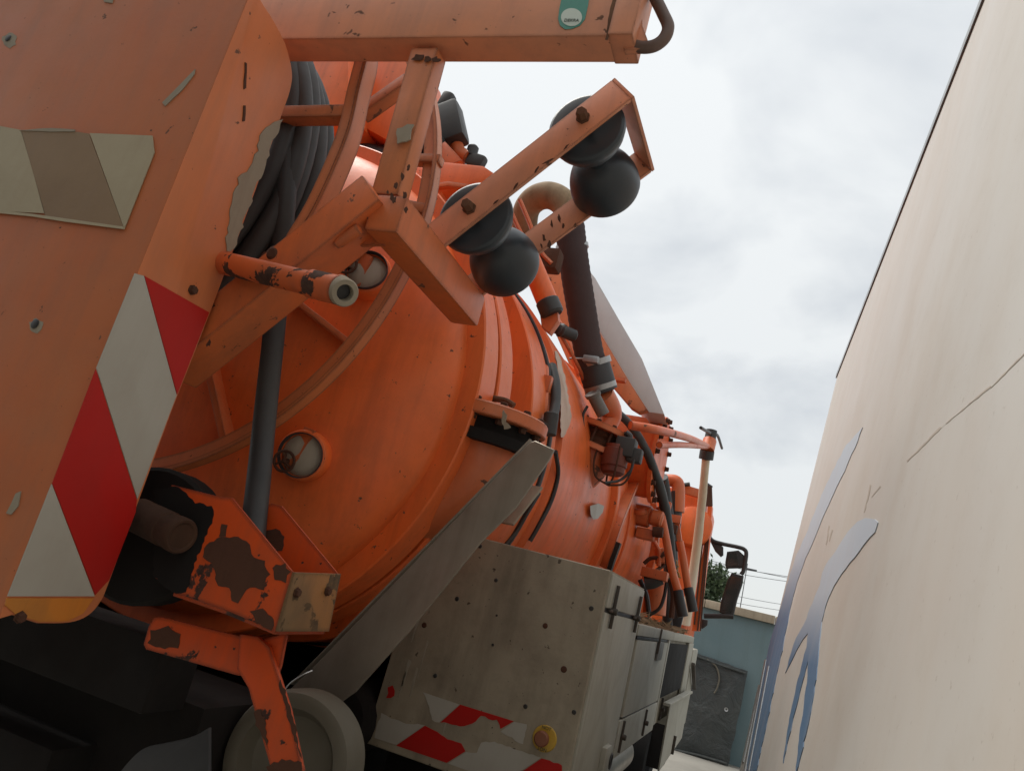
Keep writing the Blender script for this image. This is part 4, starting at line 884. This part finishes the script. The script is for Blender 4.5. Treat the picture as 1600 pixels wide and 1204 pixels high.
bm = B(); tube(bm, [V(712, 222, Y=3.12), V(718, 238, Y=3.12), V(732, 246, Y=3.12)], .035, 14); P_('motor_elbow', bm, m_or, ped)
bm = B(); bar(bm, V(732, 248, Y=3.12), V(757, 256, Y=3.12), .07, .05, AX, .015); lathe(bm, V(738, 236, Y=3.12), Vector((0, 0, 1)), [(.03, -.03), (.03, .02), (.02, .03), (0, .03)], 14); P_('valve_block', bm, m_blk, ped)
Pz([(668, 236), (695, 220), (722, 250), (690, 262)], 3.0, .12, m_or, 'motor_mount', .01, parent=ped)
bm = B(); lathe(bm, V(672, 232, Y=3.02), Vector((.4, -1, .1)), [(0, .06), (.05, .055), (.085, .02), (.09, -.05), (0, -.05)], 24); P_('motor_end', bm, m_dark, ped)
# thick orange cylinder hanging from the top
c0, c1 = V(822, 392, Y=3.25), V(858, 478, Y=3.30)
bm = B(); cyl(bm, c0, c1, .053, 28, .012); oc = P_('lift_cylinder', bm, m_tank)
bm = B(); cyl(bm, c1 - (c1 - c0).normalized() * .035, c1 + (c1 - c0).normalized() * .05, .058, 24, .01); P_('cylinder_collar', bm, m_blk, oc)
Pz([(842, 480), (870, 470), (872, 500), (858, 520), (846, 510)], 3.30, .05, m_or, 'cylinder_bracket', .004)
for pts, r_ in (([(798, 330), (812, 360), (836, 410), (858, 450)], .012), ([(812, 312), (826, 345), (845, 392), (862, 412)], .012), ([(838, 375), (836, 382), (845, 395)], .02)):
    bm = B(); tube(bm, [V(a, c_, Y=3.5) for a, c_ in pts], r_, 8); P_('hydraulic_line', bm, m_or)
bm = B(); p = V(862, 408, Y=3.55); box(bm, p - Vector((.06, .05, .06)), p + Vector((.05, .05, .06)), .02); P_('line_junction', bm, m_rust)
for (a, c_) in ((872, 512), (888, 520)):
    bm = B(); p = V(a, c_, Y=3.75); cyl(bm, p + Vector((-.03, -.02, 0)), p + Vector((.03, .04, 0)), .034, 16, .006); lathe(bm, p + Vector((-.03, -.02, 0)), Vector((-.6, -.8, 0)), [(.036, 0), (.04, .012), (.028, .022), (0, .022)], 16); P_('vent_valve', bm, m_blk)
bm = B(); tube(bm, [V(856, 495, Y=3.7), V(880, 530, Y=3.8), V(905, 575, Y=4.0), V(915, 600, Y=4.1)], .010, 8); P_('hydraulic_line', bm, m_or)
# grey folding cover and its orange rail
cov = L([(868, 395), (905, 404), (930, 434), (966, 497), (1003, 560), (1038, 647), (1010, 643), (980, 592), (936, 515), (880, 440)], Y=5.2)
bm = B(); prism(bm, cov, (-.05, .9, .02), .006); P_('grey_cover', bm, m_cover, truck, 'pale grey folding cover above the tank')
Pz([(868, 400), (882, 430), (935, 515), (985, 598), (1012, 640), (998, 644), (985, 636), (920, 560), (870, 470)], 5.1, .08, m_frame, 'cover_rail', .008)
Pz([(925, 583), (978, 590), (976, 596), (926, 590)], 4.9, .05, m_or, 'cover_strut', .002)
Pz([(836, 392), (872, 392), (884, 450), (898, 520), (908, 585), (892, 575), (872, 530), (856, 490), (846, 440)], 5.0, .06, m_frame, 'cover_side', .004)
bm = B(); tube(bm, [V(a, c_, Y=4.6) for a, c_ in ((846, 462), (868, 500), (890, 540), (908, 585))], .03, 10); P_('top_pipe', bm, m_or)
# --- second chamber: horizontal drum with bolted flange
d0, d1 = V(955, 672, Y=5.7), V(1036, 690, Y=5.7)
dc = Vector((0, 5.75, (d0.z + d1.z) / 2)); rD = .30
xR = V(1038, 690, Y=5.75).x
bm = B(); lathe(bm, Vector((TX, 5.75, 2.98)), Vector((1, 0, 0)), [(0, 0), (rD, 0), (rD, xR - TX), (0, xR - TX)], 48); drum = P_('top_drum', bm, m_tank)
bm = B(); lathe(bm, Vector((TX, 5.75, 2.98)), Vector((1, 0, 0)), [(rD - .02, xR - TX - .03), (rD + .03, xR - TX - .03), (rD + .03, xR - TX), (0, xR - TX + .002)], 48); P_('drum_flange', bm, m_tank, drum)
for i in range(16):
    an = i * math.pi / 8; bm = B(); hexbolt(bm, Vector((xR, 5.75 + math.cos(an) * (rD + .005), 2.98 + math.sin(an) * (rD + .005))), Vector((1, 0, 0)), .018, .03); P_('flange_bolt', bm, m_rust, drum)
bm = B(); tube(bm, [V(962, 642, Y=4.6), V(985, 664, Y=4.8), V(1008, 700, Y=5.2), V(1026, 745, Y=5.6), V(1037, 785, Y=5.9), V(1044, 830, Y=6.1), V(1048, 880, Y=6.3)], [.026, .028, .032, .038, .042, .044], 16); P_('drain_hose', bm, m_hose, truck, 'black hose curving down past the drum')
# --- guard rails, pole and pipework toward the cab
XG = -.74
bm = B(); tube(bm, [V(985, 664, Y=4.68), V(1030, 672, X=XG - .0624), V(1075, 684, X=XG), V(1104, 696, X=XG)], .029, 12); P_('guard_rail', bm, m_or)
bm = B(); tube(bm, [V(1030, 695, X=XG - .0624), V(1070, 695, X=XG), V(1106, 698, X=XG)], .023, 12); P_('guard_rail', bm, m_or)
def xl(pts): return [V(a, c_, X=XG) for a, c_ in pts]
q = xl([(1111, 672), (1103, 716), (1096, 780), (1084, 880), (1068, 990)])
bm = B(); tube(bm, [V(1103, 716, X=XG), V(1097, 780, X=XG + .0078), V(1088, 860, X=XG + .0156), V(1071, 975, X=XG + .0234)], [.039, .042, .046, .05], 16); pl = P_('standpipe', bm, m_pole, truck, 'yellowed standpipe with black handle on top')
bm = B(); tube(bm, [V(1109, 688, X=XG), V(1105, 704, X=XG)], .0663, 16, 1); P_('pipe_socket', bm, m_or, pl)
bm = B(); tube(bm, [V(1105, 704, X=XG), V(1103, 717, X=XG)], .0702, 16, 1); P_('threaded_collar', bm, m_blk, pl)
bm = B(); tube(bm, [V(1112, 672, X=XG), V(1109, 688, X=XG)], .0546, 16, 1); P_('pipe_top', bm, m_hose, pl)
bm = B(); tube(bm, xl([(1095, 668), (1111, 677), (1121, 680), (1128, 700)]), .0156, 8); P_('tee_handle', bm, m_blk, pl)
# control arms and dark downpipe
bm = B(); tube(bm, [V(1046, 862, Y=7.25), V(1044, 960, Y=7.25), V(1043, 1000, Y=7.25)], .0507, 14); P_('down_pipe', bm, m_hose)
# orange valve manifold in front of the tank
def near(px, py, Y): return V(px, py, Y=Y)
bm = B(); cyl(bm, near(984, 800, 5.93), near(1018, 808, 5.93), .085, 24, .0156); man = P_('valve_manifold', bm, m_or)
bm = B(); cyl(bm, near(1016, 806, 5.89), near(1036, 812, 5.89), .062, 20, .0156); P_('manifold_end', bm, m_or, man)
bm = B(); box(bm, near(1006, 836, 5.93) - Vector((.06, .05, .03)), near(1010, 828, 5.93) + Vector((.07, .05, .01)), .0156); P_('valve_block', bm, m_or, man)
bm = B(); cyl(bm, near(1020, 830, 5.85), near(1036, 832, 5.85), .039, 14); P_('plug', bm, m_rust, man)
bm = B(); tube(bm, [near(980, 794, 5.85), near(998, 800, 5.77), near(1010, 798, 5.77)], .0234, 10); P_('lever', bm, m_or, man)
bm = B(); box(bm, near(1006, 898, 6.24) - Vector((.02, .06, .012)), near(1040, 896, 6.24) + Vector((.02, .06, .014)), .0078); P_('support_shelf', bm, m_or)
bm = B(); cyl(bm, near(1034, 857, 6.47), near(1036, 880, 6.47), .0624, 16); P_('small_reservoir', bm, m_or)
bm = B(); tube(bm, [near(1008, 910, 6.24), near(1020, 908, 6.24), near(1032, 902, 6.24)], .0546, 14); P_('silencer_pipe', bm, m_hose)
bm = B(); cyl(bm, near(1022, 960, 6.71), near(1026, 905, 6.71), .095, 20); P_('filter_can', bm, m_or)
bm = B(); tube(bm, [near(1040, 750, 7.02), near(1056, 752, 7.02), near(1060, 765, 7.02), near(1059, 800, 7.02)], .0585, 14); P_('bent_pipe', bm, m_or)
bm = B(); tube(bm, [near(1058, 768, 7.02), near(1056, 800, 7.02), near(1052, 850, 7.02)], .0546, 12); P_('rubber_sleeve', bm, m_blk)
bm = B(); tube(bm, [near(1034, 745, 6.71), near(1040, 780, 6.86), near(1048, 850, 6.86), near(1050, 900, 6.86)], .0546, 12); P_('supply_hose', bm, m_hose)
for (a, c_) in ((1040, 790), (1050, 826), (1054, 852)):
    p = near(a, c_, 6.79); bm = B(); box(bm, p - Vector((.0468, .039, .039)), p + Vector((.0468, .039, .039)), .00936); P_('fitting', bm, m_rust if a > 1045 else m_or)
bm = B(); bar(bm, near(1036, 808, 6.79), near(1064, 812, 6.79), .0624, .0702); P_('cross_pipe', bm, m_or)
bm = B(); prism(bm, L([(1052, 812), (1060, 806), (1066, 850), (1060, 860)], Y=6.86), (0, .0624, 0), .00468); P_('link_plate', bm, m_or)
bm = B(); tube(bm, [near(1012, 900, 6.24), near(1040, 880, 6.55), near(1046, 868, 6.71)], .0156, 8); P_('brake_line', bm, m_rust)
m_wire2 = paint('yellow_wire', (.40, .22, .05), .6, dirt=.2)
for pts in ([(1050, 868), (1054, 880), (1060, 884), (1055, 894), (1059, 903)], [(1052, 872), (1058, 878), (1052, 888), (1061, 896), (1056, 906)], [(1046, 880), (1056, 890), (1062, 900)], [(1040, 906), (1050, 898), (1064, 902)]):
    bm = B(); tube(bm, [near(a, c_, 6.75) for a, c_ in pts], .006, 6); P_('loose_wire', bm, m_wire2)
for pts, r_, m_ in (([(1006, 880), (1016, 872), (1030, 870), (1040, 862)], .016, m_rust), ([(1000, 905), (1010, 930), (1014, 958)], .02, m_blk), ([(1012, 962), (1030, 950), (1038, 930), (1042, 905)], .014, m_blk), ([(1022, 845), (1030, 862), (1029, 884)], .018, m_or), ([(1048, 905), (1052, 930), (1049, 965)], .022, m_rust), ([(990, 780), (1000, 772), (1014, 770), (1026, 778)], .018, m_or), ([(1000, 818), (1004, 840), (996, 858)], .016, m_rust)):
    bm = B(); tube(bm, [near(a, c_, 6.4) for a, c_ in pts], r_, 8); P_('pipe_run', bm, m_)
bm = B(); box(bm, (-1.9, 7.6, 1.3), (-1.0, 7.9, 2.2), .0234); P_('pump_housing', bm, m_or)

# --- cab at the far end
cz1 = V(1112, 772, Y=8.89).z
bm = B(); box(bm, (-3.3, 8.87, 1.15), (-.78, 10.6, cz1), .07); cab = P_('cab', bm, m_tank, truck, 'orange driver cab seen from behind')
bm = B(); prism(bm, L([(1108, 772), (1113, 790), (1108, 850), (1092, 985), (1081, 985), (1086, 930), (1100, 850)], Y=8.84), (0, .195, 0), .0078); P_('cab_corner_panel', bm, m_tank, cab)
bm = B(); lathe(bm, V(1082, 820, Y=8.66), Vector((.078, -1, .078)), [(0, .039), (.156, .0312), (.211, 0), (.211, -.234), (0, -.234)], 28); P_('air_intake', bm, m_tank, cab)
for a, c_ in (((1104, 838), (1090, 985)), ((1107, 838), (1094, 985)), ((1097, 850), (1085, 975))):
    bm = B(); bar(bm, V(*a, Y=8.82), V(*c_, Y=8.82), .0172, .0195, None, 0); P_('door_seam', bm, m_rust, cab)
bm = B(); bar(bm, V(1062, 762, Y=8.74), V(1108, 776, Y=8.74), .078, .0936); P_('roof_rail', bm, m_or, cab)
bm = B(); tube(bm, [V(1064, 758, Y=8.66), V(1078, 756, Y=8.66)], .0234, 8, 1); tube(bm, [V(1098, 752, Y=8.66), V(1112, 762, Y=8.66)], .0234, 8, 1); P_('roof_handle', bm, m_blk, cab)
bm = B(); tube(bm, [V(1107, 760, Y=8.66), V(1108, 790, Y=8.66)], .039, 8, 1); P_('marker_lamp', bm, m_rust, cab)
bm = B(); box(bm, (-1.2, 8.9, .4), (-.75, 9.4, 1.0), .03); P_('cab_step', bm, m_dark, cab)
# mirrors
MY = 9.4
def ml(pts, Y=MY): return [V(a, c_, Y=Y) for a, c_ in pts]
bm = B(); tube(bm, ml([(1103, 828), (1112, 843), (1128, 849), (1152, 854), (1163, 858), (1166, 866), (1162, 890), (1158, 897)]), .0234, 10); mir = P_('mirror_arm', bm, m_blk, truck)
bm = B(); tube(bm, ml([(1100, 962), (1130, 962), (1146, 963)]), .0273, 10); P_('lower_stay', bm, m_blk, mir)
bm = B(); prism(bm, ml([(1143, 894), (1162, 899), (1160, 912), (1152, 936), (1147, 957), (1143, 964), (1124, 956), (1126, 940), (1136, 908)]), (0, .125, 0), .0195, 3); mh = P_('mirror_housing', bm, m_blk, mir, 'tall main mirror')
bm = B(); prism(bm, ml([(1144, 899), (1159, 903), (1149, 935), (1142, 957), (1128, 952), (1130, 938), (1139, 908)], MY - .00468), (0, .00312, 0)); P_('mirror_glass', bm, m_mglass, mir)
bm = B(); prism(bm, ml([(1136, 861), (1154, 859), (1165, 869), (1164, 886), (1134, 887), (1133, 878)]), (0, .109, 0), .0195, 3); P_('mirror_housing', bm, m_blk, mir, 'square wide-angle mirror')
bm = B(); prism(bm, ml([(1138, 864), (1151, 863), (1154, 883), (1136, 884)], MY - .00468), (0, .00312, 0)); P_('mirror_glass', bm, m_mglass, mir)
bm = B(); prism(bm, ml([(1110, 846), (1118, 843), (1130, 854), (1130, 866), (1126, 869), (1117, 860)]), (0, .0936, 0), .0156, 3); P_('kerb_mirror', bm, m_blk, mir)
bm = B(); prism(bm, ml([(1096, 966), (1106, 968), (1105, 976), (1097, 982), (1092, 978)], MY - .234), (0, .078, 0), .0156); P_('door_handle', bm, m_blk, mir)

# --- chassis, wheels and mudflap below
bm = B(); box(bm, (-2.55, 1.75, .78), (-1.65, 10.2, 1.12), .01); P_('chassis_frame', bm, m_dark)
bm = B(); box(bm, (-3.25, 1.9, .85), (-1.35, 2.3, 1.30), .02); P_('rear_crossmember', bm, m_dark)
bm = B(); box(bm, (-2.9, 1.72, 1.28), (-1.40, 1.88, 1.46), .01); P_('rear_sill', bm, m_dark)
for i, (yy, xs) in enumerate([(2.35, (-1.28, -2.98)), (6.6, (-1.15, -3.0)), (9.3, (-1.05, -3.05))]):
    for xw in xs:
        s_ = 1 if xw > TX else -1
        bm = B(); lathe(bm, Vector((xw, yy, .50)), Vector((s_, 0, 0)), [(.24, -.26), (.46, -.27), (.49, -.22), (.50, -.1), (.50, .1), (.49, .13), (.46, .15), (.30, .13), (.29, .06), (.15, .02), (.13, .10), (0, .10)], 48); P_('wheel', bm, m_tyre)
bm = B(); prism(bm, spline(L([(176, 1222), (198, 1192), (225, 1168), (262, 1159), (300, 1150), (326, 1136)], Y=1.75), 5) + L([(326, 1240), (176, 1240)], Y=1.75), (0, .012, 0), .003); P_('mudflap', bm, m_rub)
bm = B(); box(bm, (-3.3, 2.5, .55), (-2.6, 8.0, 1.75), .02); P_('fill_locker', bm, m_dark)  # dark locker added to block the bright gap under the tank
bm = B(); box(bm, (-1.36, 3.2, .30), (-.80, 3.9, 1.07), .03); P_('gap_fill_box', bm, m_dark)  # dark block added to hide bright ground where the gap should be shaded
bm = B(); lathe(bm, Vector((-1.5, 2.95, 1.15)), Vector((0, 1, 0)), [(0, 0), (.12, 0), (.14, .02), (.14, .8), (0, .82)], 20); P_('air_tank', bm, m_dark)

# ------------------------------------------------------------------ loose things on the truck
def lance(pts, grip, label):
    b0 = pts[0]; t_ = thing('spray_lance', grip[-1], label, 'spray lance', 'spray lances hanging by the cab')
    bm = B(); tube(bm, pts, .030, 12, 4); finish('lance_tube', bm, m_or, t_)
    bm = B(); tube(bm, grip, .039, 12, 3); finish('rubber_grip', bm, m_blk, t_)
lance([V(1031, 792, Y=5.95), V(1040, 838, Y=5.95), V(1050, 890, Y=5.95), V(1059, 922, Y=5.95)], [V(1059, 922, Y=5.95), V(1062, 940, Y=5.95), V(1067, 963, Y=5.95)], 'longer orange spray lance with black tip hanging beside the dark pipe')
lance([V(1062, 845, Y=6.5), V(1067, 870, Y=6.5), V(1075, 918, Y=6.5)], [V(1075, 918, Y=6.48), V(1079, 935, Y=6.48), V(1083, 955, Y=6.48)], 'shorter orange spray lance with black tip nearest the cab')
bm = B(); prism(bm, L([(1056, 930), (1064, 925), (1068, 960), (1062, 985), (1052, 985), (1050, 960)], Y=7.02), (0, .06, 0), .01); finish('hanging_rag', bm, m_rub, None, 'black rubber flap hanging below the spray lances on the grey locker', 'rubber flap')
bm = B(); rnd = random.Random(11)
for k in range(420):
    p = Vector((rnd.uniform(-.95, -.60), rnd.uniform(4.1, 7.4), L2Z + rnd.uniform(.002, .04))); d_ = Vector((rnd.gauss(0, 1), rnd.gauss(0, 1), rnd.gauss(0, .35))).normalized(); s = rnd.uniform(.02, .075); n2 = d_.orthogonal() * rnd.uniform(.003, .011)
    bm.faces.new([bm.verts.new(q) for q in (p - d_ * s, p + n2, p + d_ * s, p - n2)])
finish('leaf_litter', bm, paint('dry_leaves', (.12, .075, .035), .9, (.20, .13, .07), dirt=0), None, 'dry leaves and twigs lying on top of the long grey locker', 'leaf litter', kind='stuff', smooth=0)
